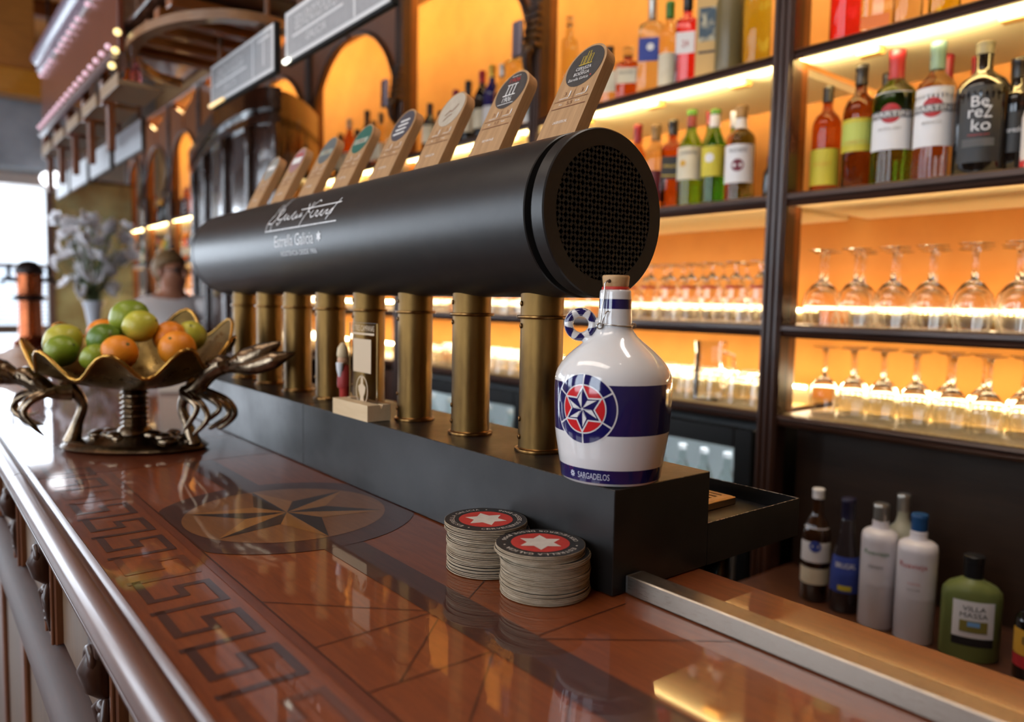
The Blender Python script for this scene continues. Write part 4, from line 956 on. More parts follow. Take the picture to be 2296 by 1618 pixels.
def bottle(label, pos, h, r, style, glass, cap, cap_h, nr=0.013, labels=(), grp=None, face=195, flat=(1, 1), n=28, name='bottle', wide_cap=1.12, cap_r=None):
    t = thing(name, label, 'bottle', pos, math.radians(face), grp)
    pf = bprof(style, r, h, nr); zc = h-cap_h
    body = [p for p in pf if p[1] < zc]+[(nr, zc), (0.0, zc)]
    nn = 4 if style == 'square' else n
    if style == 'square':
        mb = MB(); k = 24
        vs = []; 
        for (rr, z) in body:
            for i in range(k):
                a = 2*PI*i/k; q = (abs(math.cos(a))**6+abs(math.sin(a))**6)**(-1/6) if rr > nr*1.4 else 1.0
                vs.append((rr*math.cos(a)*q*flat[0], rr*math.sin(a)*q*flat[1], z))
        fs = [(j*k+i, j*k+(i+1) % k, (j+1)*k+(i+1) % k, (j+1)*k+i) for j in range(len(body)-1) for i in range(k)]
        mb.add(vs, fs)
    else: 
        mb = MB(); k = n; vs = []
        for (rr, z) in body:
            bl = min(1.0, max(0.0, (rr-nr)/(r-nr+1e-9))); fx, fy = 1+(flat[0]-1)*bl, 1+(flat[1]-1)*bl
            for i in range(k):
                a = 2*PI*i/k; vs.append((rr*math.cos(a)*fx, rr*math.sin(a)*fy, z))
        mb.add(vs, [(j*k+i, j*k+(i+1) % k, (j+1)*k+(i+1) % k, (j+1)*k+i) for j in range(len(body)-1) for i in range(k)])
    bd = mb.build('glass', glass, t, smooth=45)
    cr = cap_r or nr*wide_cap
    MB().lathe([(0, zc), (cr, zc), (cr, zc+cap_h*0.72), (cr*1.05, zc+cap_h*0.74), (cr*1.05, h-0.002), (cr*0.95, h), (0, h)], 20).build('cap', cap, t, smooth=40)
    for (z0, z1, lm, span, texts) in labels:
        lb = MB(); sp = math.radians(span); k = 16; off = 0.0008
        sq = style == 'square'
        def sur(u, v, o=off):
            if sq: return ((r+o)*flat[0], u, v)
            rr = r
            for (p, q) in zip(pf[:-1], pf[1:]):
                if p[1] <= v <= q[1] and q[1] > p[1]: rr = p[0]+(q[0]-p[0])*(v-p[1])/(q[1]-p[1])
            a = u/r
            return ((rr*flat[0]+o)*math.cos(a), (rr*flat[1]+o)*math.sin(a), v)
        wv = r*sp/2 if not sq else min(r*sp/2, r*0.86*flat[1])
        vs = []; zz = [z0, (z0+z1)/2, z1]
        for i in range(k+1):
            for z in zz: vs.append(sur(-wv+2*wv*i/k, z))
        lb.add(vs, [(i*3+j, (i+1)*3+j, (i+1)*3+j+1, i*3+j+1) for i in range(k) for j in range(2)])
        lo = lb.build('label', lm, t)
        if texts:
            tm = MB(); mats = []
            for qi, (s, w, hh, u, v, im) in enumerate(texts):
                if im not in mats: mats.append(im)
                f2 = lambda a, b, q=qi: sur(a, b, off+0.0006+0.0005*min(q, 4))
                if s == '#dot':
                    q = 20; MB().add([f2(u, v)]+[f2(u+w*math.cos(2*PI*i/q), v+w*math.sin(2*PI*i/q)) for i in range(q)], [(0, i+1, (i+1) % q+1) for i in range(q)]).build('label_roundel', im, lo)
                elif s == '#bar': MB().add([f2(u-w/2+w*i/8, v+e*hh/2) for e in (-1, 1) for i in range(9)], [(i, i+1, i+10, i+9) for i in range(8)]).build('label_band', im, lo)
                else: tm.text(s, w, hh, f2, mats.index(im), (u, v))
            if tm.v: tm.build('label_print', mats, lo)
    return t
zA, zB = 0.9812, 0.6082
gBR = 'bottles on the middle shelf nearest the camera'
X1 = 1.385
bottle('squat whisky bottle with yellow label and black cap next to the walnut post', (X1, 0.560, zB), 0.283, 0.037, 'shoulder', G_WHS, C_BLK, 0.040, 0.0125, [(0.02, 0.115, L_YEL, 150, [('WHISKY', 0.05, 0.012, 0, 0.075, L_OCH)])], gBR)
bottle('brown liqueur bottle with green and yellow label and black cap', (X1, 0.471, zB), 0.319, 0.040, 'shoulder', glassm('brownish', (130, 78, 40)), C_BLK, 0.050, 0.0135, [(0.095, 0.178, L_YEL, 170, [('#bar', 0.09, 0.055, 0, 0.14, P('label_lime', (190, 200, 96), 0.6)), ('AMARETTO', 0.06, 0.008, 0, 0.118, L_OCH)])], gBR)
bottle('green vermouth bottle with white shield label and dark red cap', (X1, 0.383, zB), 0.335, 0.051, 'shoulder', G_GRN, C_RED, 0.072, 0.0165, [(0.085, 0.225, L_WHT, 120, [('#dot', 0.024, 0, 0, 0.172, L_RED), ('#bar', 0.104, 0.018, 0, 0.170, T_GRY), ('MARTINI', 0.092, 0.012, 0, 0.170, L_WHT), ('EXTRA DRY', 0.05, 0.006, 0, 0.135, T_GRY)])], gBR)
bottle('clear vermouth bottle with white shield label and grey green cap', (X1, 0.287, zB), 0.331, 0.045, 'shoulder', G_CLR, C_GRY, 0.066, 0.0155, [(0.080, 0.218, L_WHT, 130, [('#dot', 0.023, 0, 0, 0.170, L_RED), ('#bar', 0.098, 0.018, 0, 0.168, T_GRY), ('MARTINI', 0.088, 0.012, 0, 0.168, L_WHT), ('BIANCO', 0.04, 0.006, 0, 0.135, T_GRY)])], gBR)
bz_t = [('Be', 0.034, 0.024, 0.0, 0.165, L_WHT), ('re', 0.028, 0.018, -0.008, 0.138, L_WHT), ('Z', 0.016, 0.026, 0.016, 0.140, L_WHT), ('ko', 0.036, 0.026, 0.004, 0.112, L_WHT), ('PREMIUM', 0.040, 0.004, 0, 0.090, L_RED)]
bz_t += [('#bar', 0.062, 0.0016, 0, 0.080-0.0035*k, T_GRY) for k in range(5)]
bottle('broad black bottle with white hand lettering and grey cap', (X1-0.005, 0.184, zB), 0.303, 0.055, 'shoulder', G_DRK, P('cap_taupe', (120, 116, 96), 0.4), 0.028, 0.017, [(0.03, 0.20, L_BLK, 95, bz_t)], gBR, flat=(0.72, 1.0))
bottle('narrow black bottle standing behind the broad black one', (X1+0.03, 0.125, zB), 0.262, 0.030, 'shoulder', G_DRK, C_BLK, 0.045, 0.0135, [(0.05, 0.14, L_BLK, 140, [('Berezko', 0.04, 0.012, 0, 0.10, L_WHT)])], gBR)
bottle('white and red painted flask at the end of the shelf', (X1-0.01, 0.062, zB), 0.225, 0.036, 'decanter', P('painted_white', (224, 214, 206), 0.35, var=(14, (190, 50, 50), 0.56, 0.6)), C_GLD, 0.03, 0.018, [], gBR)
bottle('amber bottle with black cap hidden behind the green vermouth', (1.55, 0.481, zB), 0.333, 0.036, 'wine', G_AMB, C_BLK, 0.05, 0.013, [], gBR)
bottle('rum bottle with tall red cap behind the clear vermouth', (1.55, 0.330, zB), 0.346, 0.034, 'wine', G_AMB, C_RED, 0.075, 0.0115, [], gBR)
bottle('rum bottle with short red cap behind the clear vermouth', (1.56, 0.262, zB), 0.328, 0.034, 'wine', G_AMB, C_RED, 0.045, 0.014, [], gBR)
gBL = 'whiskies on the middle shelf beyond the walnut post'
bottle('amber bottle with dark red cap half hidden by the barrel end', (X1, 1.231, zB), 0.296, 0.034, 'wine', G_AMB, C_RED, 0.06, 0.013, [(0.03, 0.12, L_BLK, 150, [])], gBL, face=215)
bottle('golden whisky bottle with pewter cap beside the slanted label bottle', (X1, 1.151, zB), 0.283, 0.036, 'shoulder', G_PALE, C_TAN, 0.05, 0.014, [(0.03, 0.13, P('label_maroon', (96, 30, 34), 0.5), 150, [])], gBL, face=215)
bottle('whisky bottle with a dark diagonal label', (X1, 1.081, zB), 0.285, 0.036, 'square', G_WHS, C_BLK, 0.045, 0.0135, [(0.095, 0.165, L_BLK, 150, [('WALKER', 0.05, 0.010, 0, 0.135, C_GLD), ('#bar', 0.06, 0.003, 0, 0.105, C_GLD)])], gBL, face=215)
bottle('green whiskey bottle with cream label and red and green cap', (X1, 1.009, zB), 0.303, 0.040, 'wine', G_GRN, C_GRN, 0.016, 0.015, [(0.085, 0.185, L_CRM, 150, [('JAMESON', 0.056, 0.010, 0, 0.165, T_DRK), ('#dot', 0.010, 0, -0.018, 0.135, L_OCH)]), (0.25, 0.285, P('neck_foil', (96, 30, 34), 0.4), 350, [])], gBL, face=210)
bottle('green whisky bottle with yellow label', (X1, 0.920, zB), 0.288, 0.037, 'wine', G_GRN, C_GRN, 0.014, 0.015, [(0.085, 0.175, L_YEL, 150, [('#dot', 0.014, 0, -0.01, 0.14, L_WHT)]), (0.235, 0.272, L_WHT, 350, [])], gBL, face=210)
bottle('bourbon bottle with white label and dark rose emblem', (X1, 0.827, zB), 0.281, 0.043, 'shoulder', G_AMB, C_TAN, 0.034, 0.0155, [(0.055, 0.165, L_WHT, 140, [('#dot', 0.018, 0, 0, 0.105, P('rose', (110, 30, 46), 0.5)), ('ROSES', 0.05, 0.011, 0, 0.148, T_DRK)]), (0.215, 0.245, L_WHT, 350, [])], gBL, face=205)
bottle('tiny dark bottle tucked against the post', (1.40, 0.735, zB), 0.125, 0.019, 'wine', G_DRK, C_RED, 0.012, 0.008, [], gBL)
bottle('green bottle with wine red cap in the back row', (1.53, 1.046, zB), 0.330, 0.036, 'wine', G_GRN, C_RED, 0.045, 0.013, [], gBL)
bottle('green bottle with white cap in the back row', (1.53, 0.950, zB), 0.313, 0.036, 'wine', G_GRN, L_WHT, 0.05, 0.014, [], gBL)
gAL = 'spirits on the upper shelf beyond the walnut post'
bottle('slim clear bottle at the inner end of the upper shelf', (X1, 1.580, zA), 0.368, 0.030, 'tall', G_YEL, G_CLR, 0.03, 0.012, [], gAL, face=215)
bottle('clear bottle with black cap and pale label behind the nearest tap handle', (X1, 1.374, zA), 0.211, 0.035, 'square', G_PALE, C_BLK, 0.03, 0.014, [(0.05, 0.12, L_CRM, 150, [])], gAL, face=215)
bottle('whisky flask with glass stopper and pale label', (X1, 1.285, zA), 0.188, 0.039, 'square', G_WHS, G_CLR, 0.03, 0.016, [(0.06, 0.11, L_CRM, 150, [('SINGLE MALT', 0.05, 0.008, 0, 0.095, T_DRK)])], gAL, face=215)
bottle('clear square gin bottle with blue label', (X1+0.02, 1.200, zA), 0.335, 0.044, 'square', G_CLR, C_SIL, 0.075, 0.013, [(0.115, 0.19, L_BLU, 110, [('#dot', 0.012, 0, 0, 0.16, L_WHT)])], gAL, face=215)
bottle('clear bottle with green collar beside the red gin', (X1, 1.110, zA), 0.286, 0.033, 'shoulder', G_PALE, C_GRN, 0.05, 0.0125, [(0.02, 0.12, L_CRM, 140, [])], gAL, face=215)
bottle('square red gin bottle with white label', (X1, 1.039, zA), 0.292, 0.034, 'square', G_RED, C_BLK, 0.05, 0.014, [(0.10, 0.165, L_WHT, 110, [('24', 0.02, 0.02, 0, 0.13, L_RED)])], gAL, face=210)
t = thing('gift_box', 'tan carton gift box with a dark picture beside the red gin', 'box', (X1+0.01, 0.962, zA), math.radians(25))
MB().bevbox(-0.034, 0.034, -0.034, 0.034, 0.0006, 0.30, 0.0015).build('carton', P('kraft_tan', (206, 168, 106), 0.6), t)
MB().add([(-0.0346, -0.025, 0.12), (-0.0346, 0.025, 0.12), (-0.0346, 0.025, 0.22), (-0.0346, -0.025, 0.22)], [(0, 3, 2, 1)]).build('picture', P('carton_picture', (60, 78, 90), 0.5, var=(26, (190, 180, 150), 0.5, 0.62)), t)
MB().add([(-0.0346, -0.025, 0.085), (-0.0346, 0.025, 0.085), (-0.0346, 0.025, 0.092), (-0.0346, -0.025, 0.092)], [(0, 3, 2, 1)]).build('printed_line', T_DRK, t)
bottle('stout olive grey bottle beside the carton box', (X1, 0.879, zA), 0.30, 0.043, 'tall', G_OLV, C_BLK, 0.03, 0.02, [], gAL)
bottle('green and clear bottle beside the carved post bracket', (X1, 0.788, zA), 0.275, 0.039, 'tall', glassm('palegreen', (190, 206, 90)), C_GRN, 0.03, 0.014, [], gAL)
gAR = 'bottles cut off at the top edge on the upper shelf'
bottle('red gin bottle on the topmost shelf nearest the camera', (X1, 0.522, zA), 0.30, 0.040, 'tall', G_RED, C_BLK, 0.04, 0.014, [], gAR)
bottle('amber bottle with orange band next to the red gin', (X1, 0.437, zA), 0.29, 0.038, 'square', G_PALE, C_BLK, 0.04, 0.014, [(0.02, 0.05, P('label_orange', (214, 110, 40), 0.5), 150, [])], gAR)
bottle('clear bottle between the amber and the lime bottle', (X1, 0.365, zA), 0.29, 0.033, 'shoulder', G_CLR, C_SIL, 0.04, 0.013, [], gAR)
bottle('lime yellow bottle at the cut off end of the shelf', (X1, 0.280, zA), 0.28, 0.034, 'shoulder', glassm('limeyellow', (220, 220, 60)), C_GRN, 0.04, 0.013, [], gAR)
g3 = 'wine bottles in the second lit bay'
for (lb, y, zt, r, gl, cp, st, lab) in [
  ('black wine bottle nearest the far post of the second bay', 2.52, 1.216, 0.036, G_DRK, C_BLK, 'wine', L_CRM), ('short black bottle beside the far post of the second bay', 2.43, 1.164, 0.034, G_DRK, C_BLK, 'shoulder', L_CRM),
  ('dark bottle with purple capsule in the second bay', 2.31, 1.235, 0.036, G_DRK, P('cap_purple', (120, 20, 60), 0.4), 'wine', None), ('dark bottle with a black pourer in the second bay', 2.215, 1.254, 0.036, G_DRK, C_BLK, 'wine', L_CRM),
  ('red topped dark wine bottle with cream label', 2.115, 1.274, 0.037, G_DRK, P('cap_crimson', (176, 30, 46), 0.4), 'wine', L_CRM), ('cobalt blue bottle with yellow top', 2.045, 1.282, 0.036, G_BLU, C_GLD, 'wine', L_WHT),
  ('clear bottle between the blue bottle and the yellow decanter', 1.975, 1.27, 0.033, G_CLR, C_SIL, 'wine', L_WHT), ('tall pale yellow decanter by the second walnut post', 1.895, 1.340, 0.044, G_YEL, G_CLR, 'tall', None),
  ('white flared gin bottle with teal label by the second walnut post', 1.765, 1.165, 0.052, P('white_ceramic_gin', (206, 204, 196), 0.3), L_WHT, 'cone', L_GRN)]:
    bottle(lb, (1.385, y, zA), zt-zA, r, st, gl, cp, 0.05, 0.013, [(0.05, 0.13, lab, 160, [])] if lab else [], g3, face=220)
g4 = 'small bottles in the third lit bay'
rr = random.Random(11)
for k, (y, zt) in enumerate([(3.44, 1.224), (3.33, 1.285), (3.24, 1.215), (3.13, 1.295), (3.06, 1.23), (2.98, 1.255), (2.86, 1.27), (2.78, 1.20)]):
    bottle(['dark bottle', 'pewter capped bottle', 'amber bottle', 'tall dark necked bottle', 'brown bottle', 'cream labelled bottle', 'clear bottle', 'short dark bottle'][k]+' in the third lit bay, %s' % ['by its far post', 'next but one to its far post', 'left of the tallest bottle', 'the tallest there', 'just right of the tallest', 'before the carved bracket', 'behind the carved bracket', 'hugging its near post'][k],
           (1.385, y, zA), zt-zA, rr.choice((0.032, 0.036)), rr.choice(('wine', 'shoulder')), [G_DRK, G_WHS, G_AMB, G_DRK, G_WHS, G_PALE, G_CLR, G_DRK][k], [C_BLK, C_SIL, C_BLK, C_BLK, C_TAN, C_TAN, C_SIL, C_BLK][k], 0.05, 0.013, [(0.04, 0.12, L_CRM, 150, [])], g4, face=225, n=18)
# second-shelf bottles of the farther bays, a few pixels each
NTH0 = ['first']+ORD[1:]
g5 = 'bottles on the shelves of the farther bays'
for k in range(30):
    y = 5.78+k*0.074; z = (zA, zB)[k % 2]
    for q in POST:
        if abs(y-q) < 0.075: y = q+(0.08 if y > q else -0.08)
    bottle('small backlit bottle on the %s shelf of farther bays, %s past the bow cabinet' % (('upper', 'middle')[k % 2], NTH0[k//2]), (1.40, y, z), rr.uniform(0.22, 0.32), rr.choice((0.032, 0.038)), rr.choice(('wine', 'shoulder', 'tall')), rr.choice((G_AMB, G_DRK, G_GRN, G_YEL, G_CLR)), rr.choice((C_BLK, C_RED, C_SIL, C_GLD)), 0.04, 0.013, [(0.05, 0.12, L_CRM, 150, [])] if k % 2 else [], g5+(' upper', ' middle')[k % 2], face=240, n=14)
for k in range(8):
    bottle('backlit bottle on the middle shelf of the %s lit bay, %s from its near post' % (('second', 'third')[k // 4], NTH0[k % 4]), (1.42, 1.78+k*0.115+(0.30 if k > 3 else 0), zB), rr.uniform(0.26, 0.31), 0.036, rr.choice(('wine', 'shoulder')), rr.choice((G_AMB, G_DRK, G_GRN)), rr.choice((C_BLK, C_RED, C_GLD)), 0.045, 0.013, [(0.05, 0.13, L_CRM, 150, [])], 'middle shelf bottles of the %s bay' % ('second', 'third')[k // 4], face=220, n=16)
# liqueurs on the worktop
gW = 'liqueur bottles on the worktop'
wz = WZ+0.0008
bottle('dark rum bottle with round white label and white neck at the post end', (1.19, 0.425, wz), 0.278, 0.033, 'wine', P('glass_rum', (52, 30, 16), 0.08, coat=0.5), L_WHT, 0.024, 0.0125, [(0.10, 0.185, L_WHT, 170, [('#dot', 0.014, 0, 0, 0.14, L_BLU)]), (0.045, 0.085, L_CRM, 170, [])], gW, face=205)
bottle('smoky bottle with blue shield label', (1.185, 0.345, wz), 0.272, 0.034, 'cone', P('glass_smoke', (58, 50, 52), 0.06, trans=0.3, coat=0.4), P('cap_navy', (40, 36, 60), 0.4), 0.05, 0.014, [(0.05, 0.135, L_BLU, 170, [('BRUGAL', 0.05, 0.012, 0, 0.115, L_WHT), ('#bar', 0.03, 0.012, 0, 0.062, L_YEL)])], gW, face=205)
bottle('white bottle with green script beside the smoky bottle', (1.160, 0.257, wz), 0.282, 0.0385, 'tall', W_BOT, C_SIL, 0.038, 0.0145, [(0.10, 0.20, W_BOT, 120, [('Ruavieja', 0.052, 0.014, -0.006, 0.175, P('script_green', (70, 120, 66), 0.6)), ('HIERBAS', 0.03, 0.006, -0.006, 0.145, T_GRY)])], gW, face=205)
bottle('frosted cream bottle with pewter cap behind the two white ones', (1.285, 0.262, wz), 0.285, 0.034, 'shoulder', P('frosted_cream', (196, 194, 170), 0.35, trans=0.2), C_SIL, 0.04, 0.013, [], gW)
bottle('white bottle with red script and blue pourer', (1.150, 0.170, wz), 0.280, 0.040, 'tall', W_BOT, C_BLU, 0.036, 0.0145, [(0.10, 0.20, W_BOT, 120, [('Ruavieja', 0.056, 0.015, -0.010, 0.172, P('script_red', (186, 52, 58), 0.6)), ('CREMA', 0.024, 0.005, -0.006, 0.135, P('script_pink', (200, 120, 120), 0.6)), ('LICOR', 0.024, 0.004, -0.006, 0.122, T_GRY)])], gW, face=205)
bottle('squat frosted green limoncello flask with white label', (1.160, 0.062, wz), 0.216, 0.056, 'shoulder', G_FROST, C_BLK, 0.046, 0.0165, [(0.052, 0.128, L_WHT, 82, [('VILLA', 0.042, 0.010, 0, 0.113, T_DRK), ('MASSA', 0.050, 0.010, 0, 0.099, T_DRK), ('#bar', 0.050, 0.024, 0, 0.076, P('label_scene', (132, 122, 56), 0.6)), ('#bar', 0.022, 0.010, 0, 0.081, P('label_sky', (120, 170, 220), 0.6))]), (0.034, 0.0515, L_BLK, 82, [])], gW, face=208, flat=(0.62, 1.0))
bottle('dark bitters bottle with yellow and red label at the frame edge', (1.150, -0.058, wz), 0.185, 0.036, 'shoulder', G_DRK, C_RED, 0.03, 0.014, [(0.055, 0.105, L_OCH, 170, [('BELO', 0.05, 0.014, 0, 0.085, T_DRK)]), (0.030, 0.054, L_RED, 170, [])], gW, face=200)

# ================================================================ glasses, rim down on the lit shelves
def goblet_mesh(h, rb, rf, stem, nm='wine_glass', n=20, bulge=1.0):
    hb = h*stem; mb = MB(); t = 0.0011
    o = [(rb*0.82, 0.0), (rb*0.95*bulge, (h-hb)*0.30), (rb*bulge, (h-hb)*0.50), (rb*0.86*bulge, (h-hb)*0.74), (rb*0.5, (h-hb)*0.93), (0.006, h-hb+0.004), (0.0042, h-hb*0.6), (0.0042, h-hb*0.25), (0.008, h-0.006), (rf*0.8, h-0.003), (rf, h-0.0015), (rf, h), (0, h)]
    i = [(0, (h-hb)*0.95), (rb*0.48, (h-hb)*0.91), (rb*0.86*bulge-t, (h-hb)*0.73), (rb*bulge-t, (h-hb)*0.50), (rb*0.95*bulge-t, (h-hb)*0.30), (rb*0.82-t, 0.0), (rb*0.82, 0.0)]
    mb.lathe(i+o[1:], n); return mb.mesh('glass', M_GLASS, 60)
me_wine = goblet_mesh(0.185, 0.038, 0.034, 0.46); me_gob = goblet_mesh(0.20, 0.044, 0.036, 0.42)
def facet(me):
    me.polygons.foreach_set('use_smooth', [False]*len(me.polygons)); return me
me_beer = facet(goblet_mesh(0.178, 0.036, 0.034, 0.20, bulge=1.04, n=14))
tum = MB().lathe([(0, 0.083), (0.026, 0.083), (0.0335, 0.0), (0.035, 0.0), (0.0285, 0.088), (0.0, 0.09)], 14).mesh('glass', M_GLASS)
stripe = MB().lathe([(0.0385, 0.0), (0.0385, 0.007)], 16, a0=2.9, a1=4.3).mesh('red_logo', P('logo_red', (200, 46, 50), 0.4))
def glass_thing(me, name, label, pos, grp, logo=False):
    o = put(name, me, None, pos); tag(o, label, 'glass', grp)
    if logo: put('red_logo', stripe, o, (0, 0, 0.10))
    return o
rg = random.Random(4); NTH = ['first']+ORD[1:]
def row(me, name, kind, place, y0, y1, x0, nx, dx, dy, z, grp, ref, logo=False):
    # each glass is told apart by its row and its count from the landmark at the near (low y) end
    for i in range(nx):
        y = y0+dy*i/nx; ys = []
        while y < y1: ys.append(y); y += dy
        rows = ['front row', 'second row', 'third row'][i] if nx > 1 else 'single row'
        for q, yy in enumerate(ys):
            c = q if ref[1] == 'near' else len(ys)-1-q
            glass_thing(me, name, '%s %s, %s, %s from %s' % (kind, place, rows, NTH[c], ref[0]), (x0+i*dx+rg.uniform(-0.004, 0.004), yy+rg.uniform(-0.004, 0.004), z), grp, logo and i == 0)
zC, zD = 0.2565, 0.0132
row(me_gob, 'wine_glass', 'upturned goblet', 'on the upper glass shelf', -0.02, 0.57, 1.352, 3, 0.086, 0.093, zC, 'upturned wine glasses on the upper glass shelf nearest the camera', ('the walnut post', 'far'))
row(me_wine, 'wine_glass', 'upturned wine glass', 'on the lower matted shelf', -0.02, 0.57, 1.42, 2, 0.095, 0.082, zD, 'upturned wine glasses on the lower matted shelf nearest the camera', ('the walnut post', 'far'))
row(me_beer, 'beer_glass', 'upturned beer glass', 'on the shelf behind the jug', 0.73, 1.62, 1.37, 2, 0.11, 0.082, zC, 'upturned beer glasses beyond the walnut post', ('the walnut post', 'near'), True)
row(tum, 'tumbler', 'upturned tumbler', 'on the shelf behind the jug', 0.73, 1.62, 1.40, 2, 0.12, 0.080, zD, 'upturned tumblers beyond the walnut post', ('the walnut post', 'near'))
row(tum, 'tumbler', 'upturned tumbler', 'seen between brass columns', 1.76, 2.58, 1.38, 2, 0.13, 0.09, zD, 'upturned tumblers seen between the brass columns', ('the second post', 'near'))
row(me_beer, 'beer_glass', 'upturned stemmed glass', 'in the second bay', 1.76, 2.58, 1.38, 2, 0.13, 0.10, zC, 'upturned glasses of the second bay', ('the second post', 'near'))
row(me_beer, 'beer_glass', 'upturned stemmed glass', 'behind the bartender', 5.9, 8.0, 1.40, 1, 0.1, 0.12, zC, 'upturned glasses behind the bartender', ('the bow cabinet', 'near'))
# a glass jug with a handle on the lower shelf
pj = thing('glass_pitcher', 'clear glass pitcher with handle on the lower shelf by the post', 'pitcher', (1.42, 0.93, zD), 0)
MB().lathe([(0, 0.006), (0.05, 0.006), (0.046, 0.15), (0.050, 0.18), (0.0515, 0.18), (0.048, 0.15), (0.053, 0.0006), (0, 0.0006)], 28).build('body', M_GLASS, pj, smooth=40)
MB().tube([(0.0, -0.046, 0.15), (0.0, -0.085, 0.14), (0.0, -0.088, 0.08), (0.0, -0.050, 0.04)], 0.006, 10).build('handle', M_GLASS, pj, smooth=60)

# ================================================================ under-counter bottle fridges
M_FRAME = P('fridge_black', (20, 20, 20), 0.35); M_INNER = P('fridge_inner', (206, 212, 214), 0.4)
M_FLED = P('fridge_lamp', (240, 248, 255), 0.5, emit=(236, 246, 255), estr=10)
def fridge(y0, y1, label, bottles, kinds):
    t = thing('bottle_fridge', label, 'fridge', (XB, (y0+y1)/2, ZF)); w = (y1-y0)/2; h = 1.055
    MB().box(0.44, 0.43, -w, w, 0.0006, h).box(0.03, 0.43, -w, -w+0.02, 0.0006, h).box(0.03, 0.43, w-0.02, w, 0.0006, h).box(0.03, 0.43, -w+0.02, w-0.02, h-0.02, h).box(0.03, 0.43, -w+0.02, w-0.02, 0.0006, 0.06).build('cabinet', M_INNER, t)
    for s in (-1, 1): MB().box(0.03, 0.435, s*w-0.0006, s*w+0.0012, 0.0006, h).build('side_panel', M_FRAME, t)
    d = MB().bevbox(0.0, 0.03, -w, -w+0.06, 0.02, h, 0.003).bevbox(0.0, 0.03, w-0.06, w, 0.02, h, 0.003).bevbox(0.0, 0.03, -w+0.06, w-0.06, h-0.06, h, 0.003).bevbox(0.0, 0.03, -w+0.06, w-0.06, 0.02, 0.10, 0.003).build('door', M_FRAME, t)
    MB().box(0.012, 0.018, -w+0.055, w-0.055, 0.095, h-0.055).build('door_glass', P('fridge_glass', (245, 250, 250), 0.0, trans=1, ior=1.05), d)
    MB().tube([(-0.012, -w+0.03, 0.45), (-0.022, -w+0.03, 0.47), (-0.022, -w+0.03, 0.85), (-0.012, -w+0.03, 0.87)], 0.006, 8).build('handle', C_SIL, d, smooth=60)
    MB().box(0.05, 0.06, -w+0.03, w-0.03, h-0.032, h-0.022).build('lamp', M_FLED, t)
    for z in (0.72, 0.40): MB().box(0.05, 0.42, -w+0.022, w-0.022, z, z+0.006).build('shelf', C_SIL, t)
    l = bpy.data.lights.new('fridge_light', 'AREA'); l.shape = 'RECTANGLE'; l.size = 0.04; l.size_y = w*1.7; l.energy = 3.2; l.color = (0.92, 0.97, 1.0)
    o = bpy.data.objects.new('fridge_light', l); COL.objects.link(o); o.parent = t; o.location = (0.10, 0, h-0.045)
    n = bottles
    for i in range(n):
        y = (y0+y1)/2-w+0.075+(2*w-0.15)*i/(n-1)
        for z in (0.726, 0.406):
            k = kinds[0 if z > 0.5 else 1]
            bottle('%s, %s level, %s from its near side' % (k[0], 'upper' if z > 0.5 else 'lower', NTH0[i]), (XB+0.12, y, ZF+z+0.0008), 0.225, 0.028, 'wine', k[1], k[2], 0.016, 0.012, [(0.05, 0.10, k[3], 170, [])] if k[3] else [], 'chilled bottles in the fridge %s' % k[4], face=200, n=16)
fridge(0.69, 1.62, 'black framed glass door fridge full of bottles beside the walnut post', 10, [('clear water bottle in the fridge by the post', glassm('water', (226, 234, 232)), L_WHT, None, 'by the post, clear'), ('juice bottle in the fridge by the post', P('juice', (222, 150, 40), 0.2), C_SIL, L_YEL, 'by the post, juice')])
fridge(1.70, 2.60, 'black framed glass door fridge glimpsed between the brass columns', 6, [('pale bottle in the fridge behind columns', glassm('water', (226, 234, 232)), C_SIL, L_WHT, 'behind the columns, pale'), ('lime labelled bottle in the fridge behind columns', G_GRN, C_GRN, P('label_neon', (200, 230, 40), 0.5), 'behind the columns, lime')])
cb = thing('back_cabinet', 'dark wooden cabinet under the farther back bar shelves', 'cabinet', (XB, 5.3, ZF))
MB().bevbox(0.0, 0.43, -2.6, 2.8, 0.0006, 1.06, 0.004).build('body', M_DARKW, cb)
for k in range(9):
    y = -2.55+0.595*k; dd = MB().bevbox(-0.016, 0.0, y+0.02, y+0.56, 0.08, 1.02, 0.004).build('door', M_DARKW, cb)
    MB().ball((-0.024, y+0.50, 0.62), 0.012, 10, 8).build('knob', C_GLD, dd, smooth=60)
# ================================================================ bow-fronted dark cabinet in the back bar
bc = thing('bow_cabinet', 'glossy dark bow-fronted wooden cabinet standing out of the back bar', 'cabinet', (1.1, 4.2, ZF))
CV = spline([(1.29, 3.52, 0), (1.12, 3.30, 0), (0.95, 3.16, 0), (0.86, 3.20, 0), (0.835, 3.45, 0), (0.87, 3.92, 0), (0.99, 4.60, 0), (1.13, 5.25, 0), (1.29, 5.65, 0)], 6)
CV = [(p.x-1.1, p.y-4.2) for p in CV]
def wall_strip(pts, z0, z1, th, mat, name, par, smooth=60):
    mb = MB(); n = len(pts); vs = []
    for i, (x, y) in enumerate(pts):
        a = Vector(pts[max(i-1, 0)]); b = Vector(pts[min(i+1, n-1)]); t = (b-a).normalized(); nn = Vector((t.y, -t.x))
        if nn.x > 0: nn = -nn
        vs += [(x, y, z0), (x, y, z1), (x+nn.x*th, y+nn.y*th, z1), (x+nn.x*th, y+nn.y*th, z0)]
    fs = []
    for i in range(n-1):
        a, b = 4*i, 4*i+4
        fs += [(a, b, b+1, a+1), (a+1, b+1, b+2, a+2), (a+2, b+2, b+3, a+3), (a+3, b+3, b, a)]
    fs += [(0, 1, 2, 3), (4*n-1, 4*n-2, 4*n-3, 4*n-4)]
    return mb.add(vs, fs).build(name, mat, par, smooth=smooth)
